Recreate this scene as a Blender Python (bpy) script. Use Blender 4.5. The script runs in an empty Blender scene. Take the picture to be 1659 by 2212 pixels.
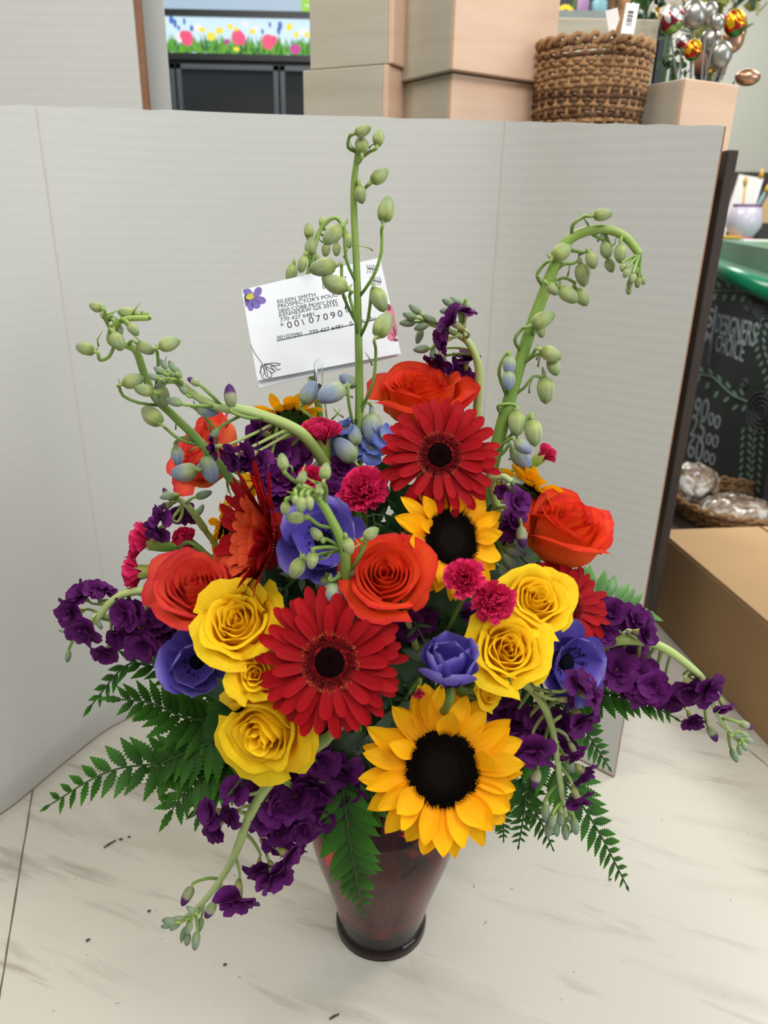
import bpy, math, random
from mathutils import Vector, Matrix, noise
random.seed(7)
S = bpy.context.scene
COL = S.collection
PI = math.pi
rad = math.radians

# ---------------------------------------------------------------- camera
FPX = 1600.0                      # focal length in pixels of the 1659 x 2212 frame
CAM = Vector((0, 0, 0.63))
PITCH = rad(22.0); ROLL = rad(1.2)
_f = Vector((0, math.cos(PITCH), -math.sin(PITCH)))
_u = Vector((0, math.sin(PITCH), math.cos(PITCH)))
_r = Vector((1, 0, 0))
RT = _r*math.cos(ROLL) + _u*math.sin(ROLL)
UP = _u*math.cos(ROLL) - _r*math.sin(ROLL)
cd = bpy.data.cameras.new('camera')
cam = bpy.data.objects.new('camera', cd); COL.objects.link(cam)
cd.sensor_fit = 'HORIZONTAL'; cd.sensor_width = 36; cd.lens = 36*FPX/1659
cd.clip_start = 0.01
cm = Matrix((RT, UP, -_f)).transposed().to_4x4(); cm.translation = CAM
cam.matrix_world = cm
cd.dof.use_dof = True; cd.dof.focus_distance = 0.50; cd.dof.aperture_fstop = 13
S.camera = cam
S.view_settings.view_transform = 'Standard'; S.view_settings.look = 'None'
S.view_settings.gamma = 1; S.view_settings.exposure = 0.31
S.view_settings.use_curve_mapping = False

# ---------------------------------------------------------------- light
w = bpy.data.worlds.new('room_light'); S.world = w; w.use_nodes = True
w.node_tree.nodes['Background'].inputs[0].default_value = (0.80, 0.86, 0.93, 1)
w.node_tree.nodes['Background'].inputs[1].default_value = 0.34
def area(name, loc, target, size, power, col, sy=None):
    l = bpy.data.lights.new(name, 'AREA'); l.energy = power; l.color = col; l.size = size
    if sy: l.shape = 'RECTANGLE'; l.size_y = sy
    o = bpy.data.objects.new(name, l); COL.objects.link(o); o.location = loc
    o.rotation_euler = (Vector(target)-Vector(loc)).to_track_quat('-Z', 'Y').to_euler()
    o['kind'] = 'structure'
    return o
area('ceiling_or_fill_light', (-0.75, 0.30, 2.1), (-0.4, 0.5, 0), 0.5, 11, (1, .94, .86), 1.0)
area('ceiling_or_fill_light', (0.75, -0.25, 2.1), (0.3, 0.4, 0), 0.5, 19, (.98, .98, 1), 1.0)
area('ceiling_or_fill_light', (-0.3, 2.2, 2.1), (-0.1, 2.4, 0), 1.2, 34, (1, .97, .93), 0.6)
area('ceiling_or_fill_light', (1.9, 1.7, 2.1), (1.5, 2.2, 0), 1.2, 34, (1, .98, .95), 0.8)  # added fill lamp, brightens the chalkboard side of the room
area('ceiling_or_fill_light', (1.2, 3.6, 2.1), (1.2, 3.8, 0), 1.2, 34, (1, .98, .95), 0.8)  # added fill lamp, brightens the back wall at the right
area('ceiling_or_fill_light', (-0.15, -1.0, 2.1), (0, 0.4, 0.2), 1.2, 13, (1, .98, .95), 0.5)
area('shop_window_light', (2.9, -0.9, 1.2), (0, 0.6, 0.3), 1.8, 26, (.86, .94, 1), 1.4)

# ---------------------------------------------------------------- pixel geometry of the photograph
def ray(px, py):
    return _f + RT*((px-829.5)/FPX) - UP*((py-1106)/FPX)
def WD(px, py, d): return CAM + ray(px, py)*d
def WY(px, py, Y):
    D = ray(px, py); return CAM + D*(Y/D.y)
def WZ(px, py, z):
    D = ray(px, py); return CAM + D*((z-CAM.z)/D.z)
def WX(px, py, X):
    D = ray(px, py); return CAM + D*(X/D.x)
def WP(px, py, P0, N):
    D = ray(px, py); return CAM + D*((P0-CAM).dot(N)/D.dot(N))
def depth(P): return (P-CAM).dot(_f)
VB = WZ(823, 1988, 0.0)                 # centre of the vase foot
X0, Y0 = VB.x, VB.y
SC = Vector((X0, Y0, 0.335)); SR = 0.178
def SPH(px, py, s=1.0):
    D = ray(px, py); o = CAM-SC; R = SR*s
    a = D.dot(D); b = 2*o.dot(D); c = o.dot(o)-R*R
    q = b*b-4*a*c
    t = (-b-math.sqrt(q))/(2*a) if q > 0 else -b/(2*a)
    return CAM + D*t
def facing(P, f, spin=0.0):
    z = (RT*f[0] + UP*f[1] - _f*f[2]).normalized()
    a = Vector((0, 0, 1)) if abs(z.z) < .9 else Vector((0, 1, 0))
    x = a.cross(z).normalized(); y = z.cross(x)
    M = Matrix((x, y, z)).transposed().to_4x4() @ Matrix.Rotation(spin, 4, 'Z')
    M.translation = P
    return M
def lin(h):
    if isinstance(h, str): h = [int(h[i:i+2], 16) for i in (0, 2, 4)]
    return tuple(((c/255+.055)/1.055)**2.4 if c > 10 else c/255/12.92 for c in h) + (1,)
def lerp(a, b, t): return a+(b-a)*t
def clamp(x, a=0., b=1.): return max(a, min(b, x))

# ---------------------------------------------------------------- materials
MATS = {}
def base_mat(name):
    m = bpy.data.materials.new(name); m.use_nodes = True
    return m, m.node_tree.nodes, m.node_tree.links, m.node_tree.nodes['Principled BSDF']
def ramp(N, stops):
    r = N.new('ShaderNodeValToRGB'); e = r.color_ramp.elements
    while len(e) < len(stops): e.new(0.5)
    for i, (p, c) in enumerate(stops): e[i].position = p; e[i].color = lin(c)
    return r
def plain(name, col, rough=.5, metal=0, noise_amt=.06, scale=40, bump=0., bscale=None, coat=0, spec=.5):
    m, N, L, b = base_mat(name)
    tc = N.new('ShaderNodeTexCoord'); nz = N.new('ShaderNodeTexNoise')
    nz.inputs['Scale'].default_value = scale; nz.inputs['Detail'].default_value = 4
    L.new(tc.outputs['Object'], nz.inputs['Vector'])
    hs = N.new('ShaderNodeHueSaturation'); hs.inputs['Color'].default_value = lin(col)
    mr = N.new('ShaderNodeMapRange'); mr.inputs[3].default_value = 1-noise_amt*2; mr.inputs[4].default_value = 1+noise_amt*2
    L.new(nz.outputs['Fac'], mr.inputs[0]); L.new(mr.outputs[0], hs.inputs['Value'])
    L.new(hs.outputs[0], b.inputs['Base Color'])
    b.inputs['Roughness'].default_value = rough; b.inputs['Metallic'].default_value = metal
    b.inputs['Coat Weight'].default_value = coat; b.inputs['Specular IOR Level'].default_value = spec
    if bump:
        n2 = N.new('ShaderNodeTexNoise'); n2.inputs['Scale'].default_value = bscale or scale*3
        L.new(tc.outputs['Object'], n2.inputs['Vector'])
        bp = N.new('ShaderNodeBump'); bp.inputs['Strength'].default_value = bump; bp.inputs['Distance'].default_value = .002
        L.new(n2.outputs['Fac'], bp.inputs['Height']); L.new(bp.outputs[0], b.inputs['Normal'])
    MATS[name] = m; return m
def petal_mat(name, stops, rough=.62, trans=.28, vein=.12, vscale=26, sheen=.0, vary=.10, spec=.14, along='Y'):
    """colour runs along the petal (UV y); fine lengthwise veins across it (UV x)"""
    m, N, L, b = base_mat(name)
    uv = N.new('ShaderNodeUVMap'); uv.uv_map = 'UVMap'
    sp = N.new('ShaderNodeSeparateXYZ'); L.new(uv.outputs[0], sp.inputs[0])
    tc = N.new('ShaderNodeTexCoord')
    nz = N.new('ShaderNodeTexNoise'); nz.inputs['Scale'].default_value = 60; nz.inputs['Detail'].default_value = 3
    L.new(tc.outputs['Object'], nz.inputs['Vector'])
    ad = N.new('ShaderNodeMath'); ad.operation = 'MULTIPLY_ADD'; ad.inputs[1].default_value = .16; 
    L.new(nz.outputs['Fac'], ad.inputs[0]); 
    sb = N.new('ShaderNodeMath'); sb.operation = 'SUBTRACT'; sb.inputs[1].default_value = .08
    L.new(sp.outputs[along], sb.inputs[0]); L.new(sb.outputs[0], ad.inputs[2])
    r = ramp(N, stops); L.new(ad.outputs[0], r.inputs[0])
    mp = N.new('ShaderNodeMapping'); mp.inputs['Scale'].default_value = (vscale, 1.3, 1)
    L.new(uv.outputs[0], mp.inputs[0])
    vn = N.new('ShaderNodeTexNoise'); vn.inputs['Scale'].default_value = 1.0; vn.inputs['Detail'].default_value = 3
    L.new(mp.outputs[0], vn.inputs['Vector'])
    oi = N.new('ShaderNodeObjectInfo')
    mr = N.new('ShaderNodeMapRange'); mr.inputs[1].default_value=.25; mr.inputs[2].default_value=.75
    mr.inputs[3].default_value = 1-vein; mr.inputs[4].default_value = 1+vein
    L.new(vn.outputs['Fac'], mr.inputs[0])
    m2 = N.new('ShaderNodeMapRange'); m2.inputs[3].default_value = 1-vary; m2.inputs[4].default_value = 1+vary
    L.new(oi.outputs['Random'], m2.inputs[0])
    mu = N.new('ShaderNodeMath'); mu.operation = 'MULTIPLY'; L.new(mr.outputs[0], mu.inputs[0]); L.new(m2.outputs[0], mu.inputs[1])
    hs = N.new('ShaderNodeHueSaturation'); L.new(r.outputs[0], hs.inputs['Color']); L.new(mu.outputs[0], hs.inputs['Value'])
    L.new(hs.outputs[0], b.inputs['Base Color'])
    b.inputs['Roughness'].default_value = rough; b.inputs['Specular IOR Level'].default_value = spec
    b.inputs['Sheen Weight'].default_value = sheen
    bp = N.new('ShaderNodeBump'); bp.inputs['Strength'].default_value = .35; bp.inputs['Distance'].default_value = .0006
    L.new(vn.outputs['Fac'], bp.inputs['Height']); L.new(bp.outputs[0], b.inputs['Normal'])
    if trans:
        tr = N.new('ShaderNodeBsdfTranslucent'); L.new(hs.outputs[0], tr.inputs[0])
        mx = N.new('ShaderNodeMixShader'); mx.inputs[0].default_value = trans
        L.new(b.outputs[0], mx.inputs[1]); L.new(tr.outputs[0], mx.inputs[2])
        L.new(mx.outputs[0], N['Material Output'].inputs['Surface'])
    MATS[name] = m; return m
def emit(name, col, st=1.0):
    m, N, L, b = base_mat(name)
    b.inputs['Base Color'].default_value = (0, 0, 0, 1)
    b.inputs['Emission Color'].default_value = lin(col); b.inputs['Emission Strength'].default_value = st
    MATS[name] = m; return m

petal_mat('gerbera_red', [(0, '5c050c'), (.3, '93060f'), (1, 'a60a14')], vein=.12, vscale=14, trans=.15)
petal_mat('gerbera_inner_lit', [(0, '9a140c'), (.4, 'cc3418'), (1, 'e05c30')], vein=.14, vscale=14, trans=.15)  # orange tone paints the highlight on the side-facing bloom's inner petals
petal_mat('gerbera_ring', [(0, '5a0a10'), (.45, 'a03020'), (1, 'bc6238')], vein=.05, trans=0)
petal_mat('gerbera_inner_ring', [(0, '3a050a'), (.6, '5c0c12'), (1, '7c1a1a')], vein=.05, trans=0)
plain('gerbera_eye', '160205', .9, spec=.08, bump=.6, scale=400)
petal_mat('sun_petal', [(0, 'e88c02'), (.25, 'fab00a'), (1, 'fdc20e')], vein=.10, vscale=12, trans=.28)
plain('sun_disc', '120b07', .9, spec=.08, noise_amt=.2, scale=300)
plain('sun_disc_green', '1a1a0e', .9, spec=.08, noise_amt=.2, scale=300)
petal_mat('rose_orange', [(0, 'f5a02c'), (.3, 'f4702a'), (.8, 'f26026'), (.94, 'ea4622'), (1, 'd42c28')], vein=.05, trans=.36)
petal_mat('rose_coral', [(0, 'f5a044'), (.3, 'f47c48'), (.84, 'f26c44'), (.96, 'e8483c'), (1, 'd23444')], vein=.05, trans=.36)
petal_mat('rose_yellow', [(0, 'f4b80c'), (.4, 'fdcc16'), (1, 'fdd824')], vein=.05, trans=.36)
petal_mat('anemone_blue', [(0, '403480'), (.3, '5444a4'), (.8, '6858b8'), (1, '8a80c4')], vein=.16, vscale=30, trans=.2)
plain('anemone_eye', '0c0c16', .85, spec=.1, bump=.8, scale=300)
petal_mat('carnation_pink', [(0, 'd8608a'), (.3, 'cc2458'), (.8, 'dc2860'), (1, 'e83a70')], vein=.1, trans=.2, vary=.05)
petal_mat('stock_purple', [(0, '9c9a3a'), (.12, '62245e'), (.4, '521656'), (1, '621e66')], vein=.18, vscale=14, trans=.15, vary=.2)
petal_mat('stock_calyx', [(0, '7c8a4c'), (.6, 'a8a864'), (1, '8a7c78')], vein=.3, vscale=10, trans=.1)
petal_mat('bud_green', [(0, '708a36'), (.3, 'aab470'), (.7, '9aa878'), (1, '74904a')], vein=.26, vscale=9, trans=.15, sheen=.3)  # lighter middle stops paint the lit highlight on the bud
petal_mat('bud_blue', [(0, '7c9450'), (.25, 'a4b088'), (.6, '8e9cae'), (1, '7688a0')], vein=.22, vscale=9, trans=.15, sheen=.3)
petal_mat('bud_grey', [(0, '86a060'), (.5, '8c9c82'), (.85, '76886e'), (1, '5a4a58')], vein=.22, vscale=9, trans=.1, sheen=.3)
petal_mat('bud_purple_tip', [(0, '8c9c6a'), (.5, 'a0a080'), (.62, '5c3468'), (1, '4a1c60')], vein=.2, vscale=9, trans=.1)
petal_mat('floret_blue', [(0, 'b4c0a0'), (.4, '8494cc'), (1, '5462b8')], vein=.15, trans=.25)
petal_mat('stem_green', [(0, '4c6a2a'), (.4, '7c9a44'), (1, '94ac54')], vein=.12, vscale=8, trans=0, rough=.45, spec=.4)
petal_mat('stem_pale', [(0, '8aa050'), (.4, 'a2b464'), (1, 'aabb84')], vein=.12, vscale=8, trans=0, rough=.45, spec=.4)
petal_mat('stem_dark', [(0, '2c4420'), (1, '3c5a2a')], vein=.12, vscale=8, trans=0)
petal_mat('fern_green', [(0, '22480f'), (.5, '2f5e16'), (1, '3f7818')], vein=.12, vscale=6, trans=.22, rough=.5, spec=.22, vary=.22)
petal_mat('fern_light', [(0, '3c6c2c'), (1, '5c9440')], vein=.12, vscale=6, trans=.25, rough=.4, spec=.5, vary=.15)
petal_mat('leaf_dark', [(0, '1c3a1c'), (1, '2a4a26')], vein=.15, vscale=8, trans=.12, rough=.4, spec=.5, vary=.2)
petal_mat('sepal_green', [(0, '5c8a30'), (.7, '78983c'), (1, 'a09c58')], vein=.14, vscale=6, trans=.15)

# ---------------------------------------------------------------- mesh helpers
class MB:
    def __init__(s): s.v = []; s.f = []; s.uv = []; s.mi = []
    def grid(s, P, closed=False, mi=0, flip=False):
        n0 = len(s.v); m = len(P); n = len(P[0])
        for i, row in enumerate(P):
            for j, p in enumerate(row):
                s.v.append(tuple(p)); s.uv.append((j/max(n-1, 1), i/max(m-1, 1)))
        for i in range(m-1):
            for j in range(n if closed else n-1):
                k = (j+1) % n
                q = (n0+i*n+j, n0+i*n+k, n0+(i+1)*n+k, n0+(i+1)*n+j)
                s.f.append(q[::-1] if flip else q); s.mi.append(mi)
        return s
    def tube(s, pts, r, n=8, mi=0, cap=True):
        pts = [Vector(p) for p in pts]; m = len(pts)
        if not hasattr(r, '__len__'): r = [r]*m
        elif len(r) == 2 and m != 2: r = [lerp(r[0], r[1], i/(m-1)) for i in range(m)]
        t = (pts[1]-pts[0]).normalized()
        a = t.orthogonal().normalized(); rows = []
        for i in range(m):
            t = (pts[min(i+1, m-1)]-pts[max(i-1, 0)])
            if t.length < 1e-9: t = Vector((0, 0, 1))
            t.normalize(); a = (a-t*a.dot(t))
            if a.length < 1e-6: a = t.orthogonal()
            a.normalize(); b = t.cross(a)
            rows.append([pts[i]+(a*math.cos(2*PI*j/n)+b*math.sin(2*PI*j/n))*r[i] for j in range(n)])
        n0 = len(s.v); s.grid(rows, True, mi)
        if cap:
            s.f.append(tuple(range(n0+n-1, n0-1, -1))); s.mi.append(mi)
            e = n0+(m-1)*n; s.f.append(tuple(range(e, e+n))); s.mi.append(mi)
        return s
    def lathe(s, prof, n=24, M=None, mi=0, close=False):
        M = M or Matrix.Identity(4)
        rows = [[M @ Vector((r*math.cos(2*PI*j/n), r*math.sin(2*PI*j/n), z)) for j in range(n)] for r, z in prof]
        if close: rows.append([p.copy() for p in rows[0]])
        s.grid(rows, True, mi); return s
    def box(s, lo, hi, M=None, mi=0):
        M = M or Matrix.Identity(4); n0 = len(s.v)
        for x in (lo[0], hi[0]):
            for y in (lo[1], hi[1]):
                for z in (lo[2], hi[2]): s.v.append(tuple(M @ Vector((x, y, z)))); s.uv.append((y, z))
        for q in ((0,1,3,2),(4,6,7,5),(0,4,5,1),(2,3,7,6),(0,2,6,4),(1,5,7,3)):
            s.f.append(tuple(n0+i for i in q)); s.mi.append(mi)
        return s
    def poly(s, pts, mi=0):
        n0 = len(s.v)
        for p in pts: s.v.append(tuple(p)); s.uv.append((.5, .5))
        s.f.append(tuple(range(n0, n0+len(pts)))); s.mi.append(mi); return s
    def obj(s, name, mats, parent=None, world=False, smooth=True, bevel=0, subsurf=0, solid=0):
        me = bpy.data.meshes.new(name)
        v = s.v
        if world and parent is not None:
            I = WM[parent.name].inverted(); v = [tuple(I @ Vector(p)) for p in v]
        me.from_pydata(v, [], s.f); me.update()
        ul = me.uv_layers.new(name='UVMap')
        li = [0]*len(me.loops); me.loops.foreach_get('vertex_index', li)
        ul.data.foreach_set('uv', [c for i in li for c in s.uv[i]])
        if isinstance(mats, str) or not hasattr(mats, '__len__'): mats = [mats]
        for m in mats: me.materials.append(MATS[m] if isinstance(m, str) else m)
        me.polygons.foreach_set('material_index', s.mi)
        me.polygons.foreach_set('use_smooth', [smooth]*len(me.polygons))
        o = bpy.data.objects.new(name, me); COL.objects.link(o)
        if parent is not None: o.parent = parent; WM[o.name] = WM[parent.name]
        else: WM[o.name] = Matrix.Identity(4)
        if bevel:
            b = o.modifiers.new('bevel', 'BEVEL'); b.width = bevel; b.segments = 2; b.limit_method = 'ANGLE'
        if solid:
            b = o.modifiers.new('thickness', 'SOLIDIFY'); b.thickness = solid; b.offset = 0
        if subsurf:
            b = o.modifiers.new('smooth', 'SUBSURF'); b.levels = subsurf; b.render_levels = subsurf
        return o
WM = {}
LABELS = set()
def tag(o, label, cat, group=None, kind=None):
    o['label'] = label; o['category'] = cat
    if group: o['group'] = group
    if kind: o['kind'] = kind
    LABELS.add(label); return o
def thing(name, M, label, cat, group=None):
    o = bpy.data.objects.new(name, None); COL.objects.link(o)
    if not isinstance(M, Matrix): M = Matrix.Translation(Vector(M))
    o.empty_display_size = .01; o.matrix_world = M; WM[o.name] = M
    return tag(o, label, cat, group)
def struct(mb, name, mat, smooth=False, **k):
    o = mb.obj(name, mat, smooth=smooth, **k); o['kind'] = 'structure'; return o
def bez(P, n=12):
    """smooth curve through the points (Catmull-Rom)"""
    P = [Vector(p) for p in P]
    if len(P) == 2: return [P[0].lerp(P[1], i/n) for i in range(n+1)]
    Q = [P[0]*2-P[1]] + P + [P[-1]*2-P[-2]]; out = []
    seg = len(P)-1; k = max(2, n//seg)
    for i in range(seg):
        a, b, c, d = Q[i:i+4]
        for j in range(k):
            t = j/k
            out.append(.5*((2*b)+(-a+c)*t+(2*a-5*b+4*c-d)*t*t+(-a+3*b-3*c+d)*t**3))
    out.append(P[-1]); return out
def text_obj(s, name, mat, parent, M, width=None, height=None, ext=.00005, align='LEFT', shear=0, bold=0):
    cu = bpy.data.curves.new(name, 'FONT'); cu.body = s; cu.size = 1; cu.align_x = align; cu.extrude = 0.002
    cu.shear = shear; cu.offset = bold
    t = bpy.data.objects.new(name+'_tmp', cu); COL.objects.link(t)
    dg = bpy.context.evaluated_depsgraph_get(); dg.update()
    me = bpy.data.meshes.new_from_object(t.evaluated_get(dg))
    xs = [v.co.x for v in me.vertices]; ys = [v.co.y for v in me.vertices]
    x0, x1, y0, y1 = min(xs), max(xs), min(ys), max(ys)
    kx = width/(x1-x0) if width else None; ky = height/.73 if height else None
    kx = kx or ky; ky = ky or kx
    for v in me.vertices:
        p = Vector(((v.co.x-x0)*kx, v.co.y*ky, v.co.z/.002*ext+ext)); v.co = M @ p
    bpy.data.objects.remove(t)
    o = bpy.data.objects.new(name, me); me.materials.clear(); me.materials.append(MATS[mat]); COL.objects.link(o)
    if parent is not None: o.parent = parent; WM[o.name] = WM[parent.name]
    return o

# ================================================================= SETTING
plain('wall_paint', 'a6a79c', .9, noise_amt=.02, scale=5)
plain('ceiling_paint', 'dcdcd6', .9, noise_amt=.02, scale=5)
plain('floor_vinyl', '8c8478', .6, noise_amt=.05, scale=4)
struct(MB().box((-4, -3, -.95), (4, 4.6, -.9)), 'floor', 'floor_vinyl')
struct(MB().box((-4, 4.6, -.9), (4, 4.7, 2.2)), 'wall_back', 'wall_paint')
struct(MB().box((3.9, 1.2, -.9), (4, 4.6, 2.2)), 'wall_right', 'wall_paint')
struct(MB().box((-4, 1.2, -.9), (-3.9, 4.6, 2.2)), 'wall_left', 'wall_paint')
struct(MB().box((-4, -3, 2.2), (4, 4.7, 2.25)), 'ceiling', 'ceiling_paint')

# ---- laminate counter
def marble():
    m, N, L, b = base_mat('marble_laminate')
    tc = N.new('ShaderNodeTexCoord')
    def veins(rot, scale, s, lo, hi, col, amt, detail=6, loc=(0, 0, 0)):
        m0 = N.new('ShaderNodeMapping'); m0.inputs['Rotation'].default_value = (0, 0, rot); L.new(tc.outputs['Object'], m0.inputs[0])
        mp = N.new('ShaderNodeMapping'); mp.inputs['Scale'].default_value = scale
        mp.inputs['Location'].default_value = loc
        L.new(m0.outputs[0], mp.inputs[0])
        n = N.new('ShaderNodeTexNoise'); n.inputs['Scale'].default_value = s; n.inputs['Detail'].default_value = detail
        n.inputs['Roughness'].default_value = .62; n.inputs['Distortion'].default_value = .35
        L.new(mp.outputs[0], n.inputs['Vector'])
        r = N.new('ShaderNodeValToRGB'); e = r.color_ramp.elements
        e[0].position = lo; e[0].color = (0, 0, 0, 1); e[1].position = hi; e[1].color = (amt,)*3+(1,)
        L.new(n.outputs['Fac'], r.inputs[0]); return r.outputs[0], col
    cur = None
    base = N.new('ShaderNodeRGB'); base.outputs[0].default_value = lin('d2cdc0'); cur = base.outputs[0]
    for out, col in (veins(rad(20), (1, 4, 1), 3.2, .50, .80, 'a8a392', .75), 
                     veins(rad(24), (1, 7, 1), 4, .57, .72, '8e8678', .6, 8, (3, 1, 0)),
                     veins(rad(17), (.7, 6, 1), 3.0, .59, .65, '86705f', .5, 9, (7.3, 2, 0)),
                     veins(0, (1, 1, 1), 120, .72, .76, '6a6256', .6, 2)):
        mx = N.new('ShaderNodeMix'); mx.data_type = 'RGBA'
        L.new(out, mx.inputs[0]); L.new(cur, mx.inputs[6]); mx.inputs[7].default_value = lin(col); cur = mx.outputs[2]
    L.new(cur, b.inputs['Base Color']); b.inputs['Roughness'].default_value = .38; b.inputs['Specular IOR Level'].default_value = .35
    MATS['marble_laminate'] = m
marble()
plain('seam_brown', '6a5c48', .8); plain('cabinet_grey', '9a958c', .6)
ct = thing('work_counter', (0, .5, 0), 'long white marble-look laminate work counter under the flower vase', 'counter')
MB().box((-1.5, -.35, -.035), (1.5, 1.32, 0)).obj('worktop', 'marble_laminate', ct, True, False, bevel=.003)
MB().box((-1.45, -.3, -.9), (1.45, 1.28, -.035)).obj('base_cabinet', 'cabinet_grey', ct, True, False)
def seam(a, b, wd, name='seam'):
    A = WZ(a[0], a[1], .0004); B = WZ(b[0], b[1], .0004)
    d = (B-A).normalized()*.25*0; n = (B-A).cross(Vector((0, 0, 1))).normalized()*wd*.5
    mb = MB(); k = 14; rr = random.Random(3)
    P = []
    for i in range(k+1):
        c = A.lerp(B, i/k)+n*rr.uniform(-.35, .35); ww = rr.uniform(.7, 1.25)
        P.append([c-n*ww, c-n*ww*.4+Vector((0, 0, .0002)), c+n*ww*.4+Vector((0, 0, .0002)), c+n*ww])
    mb.grid(P).obj(name, 'seam_brown', ct, True)
seam((72, 1697), (-6, 2185), .0016); seam((1548, 1560), (1700, 1690), .0015)

# ---- debris on the counter
plain('dry_stem', '4c4636', .9)
def crumb(name, px, py, L_, ang, label, cat):
    P = WZ(px, py, .0012); mb = MB(); a = rad(ang); d = Vector((math.cos(a), math.sin(a), 0))
    mb.tube([P-d*L_*.5, P-d*L_*.1+Vector((0, 0, .0006)), P+d*L_*.5], [.0006, .0011, .0007], 6)
    tag(mb.obj(name, 'dry_stem'), label, cat)
crumb('stem_clipping', 237, 1823, .014, 48, 'thin brown stem clipping lying left of the vase, longest of the crumbs', 'clipping')
crumb('leaf_crumb', 261, 1813, .004, 10, 'tiny dark crumb just right of the brown stem clipping', 'crumb')
crumb('leaf_crumb', 279, 1808, .003, 0, 'tiny dark crumb farther right of the stem clipping', 'crumb')
crumb('leaf_crumb', 322, 1968, .003, 40, 'dark leaf crumb on the counter left of the drooping purple stock tip', 'crumb')
crumb('leaf_crumb', 722, 2196, .009, 30, 'curled dark leaf crumb at the front edge of the picture', 'crumb')
crumb('leaf_crumb', 486, 2084, .003, 20, 'small crumb on the counter below the drooping purple stock tip', 'crumb')
crumb('leaf_crumb', 190, 2031, .004, 40, 'small brown crumb on a grey vein of the counter, lower left', 'crumb')
crumb('leaf_crumb', 1318, 1900, .003, 10, 'pale speck on the counter right of the lowest fern tip', 'crumb')

# ---- white corrugated backdrop
def board_mat(name, col, wave):
    m, N, L, b = base_mat(name)
    tc = N.new('ShaderNodeTexCoord')
    mp = N.new('ShaderNodeMapping'); mp.inputs['Scale'].default_value = (.03, .03, 1)
    L.new(tc.outputs['Object'], mp.inputs[0])
    wv = N.new('ShaderNodeTexWave'); wv.bands_direction = 'Z'; wv.inputs['Scale'].default_value = 28
    wv.inputs['Distortion'].default_value = 1.2; wv.inputs['Detail'].default_value = 2; wv.inputs['Detail Scale'].default_value = 1
    L.new(mp.outputs[0], wv.inputs['Vector'])
    nz = N.new('ShaderNodeTexNoise'); nz.inputs['Scale'].default_value = 6; L.new(tc.outputs['Object'], nz.inputs['Vector'])
    hs = N.new('ShaderNodeHueSaturation'); hs.inputs['Color'].default_value = lin(col)
    mr = N.new('ShaderNodeMapRange'); mr.inputs[3].default_value = .97; mr.inputs[4].default_value = 1.03
    L.new(nz.outputs['Fac'], mr.inputs[0]); L.new(mr.outputs[0], hs.inputs['Value']); L.new(hs.outputs[0], b.inputs['Base Color'])
    bp = N.new('ShaderNodeBump'); bp.inputs['Strength'].default_value = wave; bp.inputs['Distance'].default_value = .0012
    L.new(wv.outputs['Fac'], bp.inputs['Height']); L.new(bp.outputs[0], b.inputs['Normal'])
    b.inputs['Roughness'].default_value = .75; MATS[name] = m
board_mat('board_white', 'c6c5bf', .07)
plain('kraft_edge', '8a6248', .9, noise_amt=.15, scale=200)
plain('crease', 'c9c3b8', .8)
bd = thing('backdrop_board', (0, .8, 0), 'white corrugated cardboard backdrop curving around behind the bouquet', 'backdrop')
# plan of the board, left to right (x, y); folds at the marked corners
c_r = WZ(1325, 1680, 0); c_l = WZ(262, 1560, 0)
plan_pts = [(-.452, .50), (-.438, .60), WZ(36, 1735, 0).to_2d(), WZ(150, 1640, 0).to_2d(), c_l.to_2d(), (-.25, .868), (-.12, .895), (.02, .893), (.118, .868), (.20, .79), c_r.to_2d()]
plan = bez([Vector((p[0], p[1], 0)) for p in plan_pts], 80)
TOPZ = {0: .7, 1: .7}
def top_at(p):
    # the board's cut edge rises slightly to the left; solved from where the edge shows
    d = (p-Vector((0, 0, 0)))
    # pixel row of the edge by column
    x = p.x
    best = None
    for z in [0.64+.0015*i for i in range(80)]:
        q = Vector((p.x, p.y, z))-CAM; t = q.dot(_f)
        px = 829.5+FPX*q.dot(RT)/t; py = 1106-FPX*q.dot(UP)/t
        row = 228 + (262-228)*clamp((px-60)/1040) + (10 if px > 1103 else 0)*clamp((px-1103)/470)
        e = abs(py-row)
        if best is None or e < best[0]: best = (e, z)
    return best[1]
tops = [top_at(p) for p in plan]
TH = .004; mb = MB(); n = len(plan)
VZ = [0, .03, .060, .066, .10, .17, .26, .36, .46, .57, .68, .79, .90, .97, 1]
NZ = len(VZ)-1
def nrm(i):
    t = plan[min(i+1, n-1)]-plan[max(i-1, 0)]
    return Vector((t.y, -t.x, 0)).normalized()      # towards the camera
front = []; back = []
for k in range(NZ+1):
    r1 = []; r2 = []
    for i, p in enumerate(plan):
        v = VZ[k]
        z = tops[i]*v
        bow = z/.044 if z < .044 else max(0, 1-(z-.044)/.26)            # lower edge is bent under along a soft crease
        off = .013*bow*clamp((-.10-p.x)/.12)
        q = Vector((p.x, p.y, z)) + nrm(i)*off
        r1.append(q); r2.append(q-nrm(i)*TH)
    front.append(r1); back.append(r2)
mb.grid(front, mi=0); mb.grid(back, mi=0, flip=True)
mb.grid([front[-1], back[-1]], mi=1); mb.grid([back[0], front[0]], mi=1)
mb.grid([[r[-1] for r in front], [r[-1] for r in back]], mi=1, flip=True)
mb.grid([[r[0] for r in back], [r[0] for r in front]], mi=1, flip=True)
mb.obj('panel', ['board_white', 'kraft_edge'], bd, True)
MB().grid([[Vector((q.x, q.y, z_))+nrm(i)*.0006 for i, q in enumerate(front[0])] for z_ in (.0002, .0022)]).obj('cut_edge', 'kraft_edge', bd, True)
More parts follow.
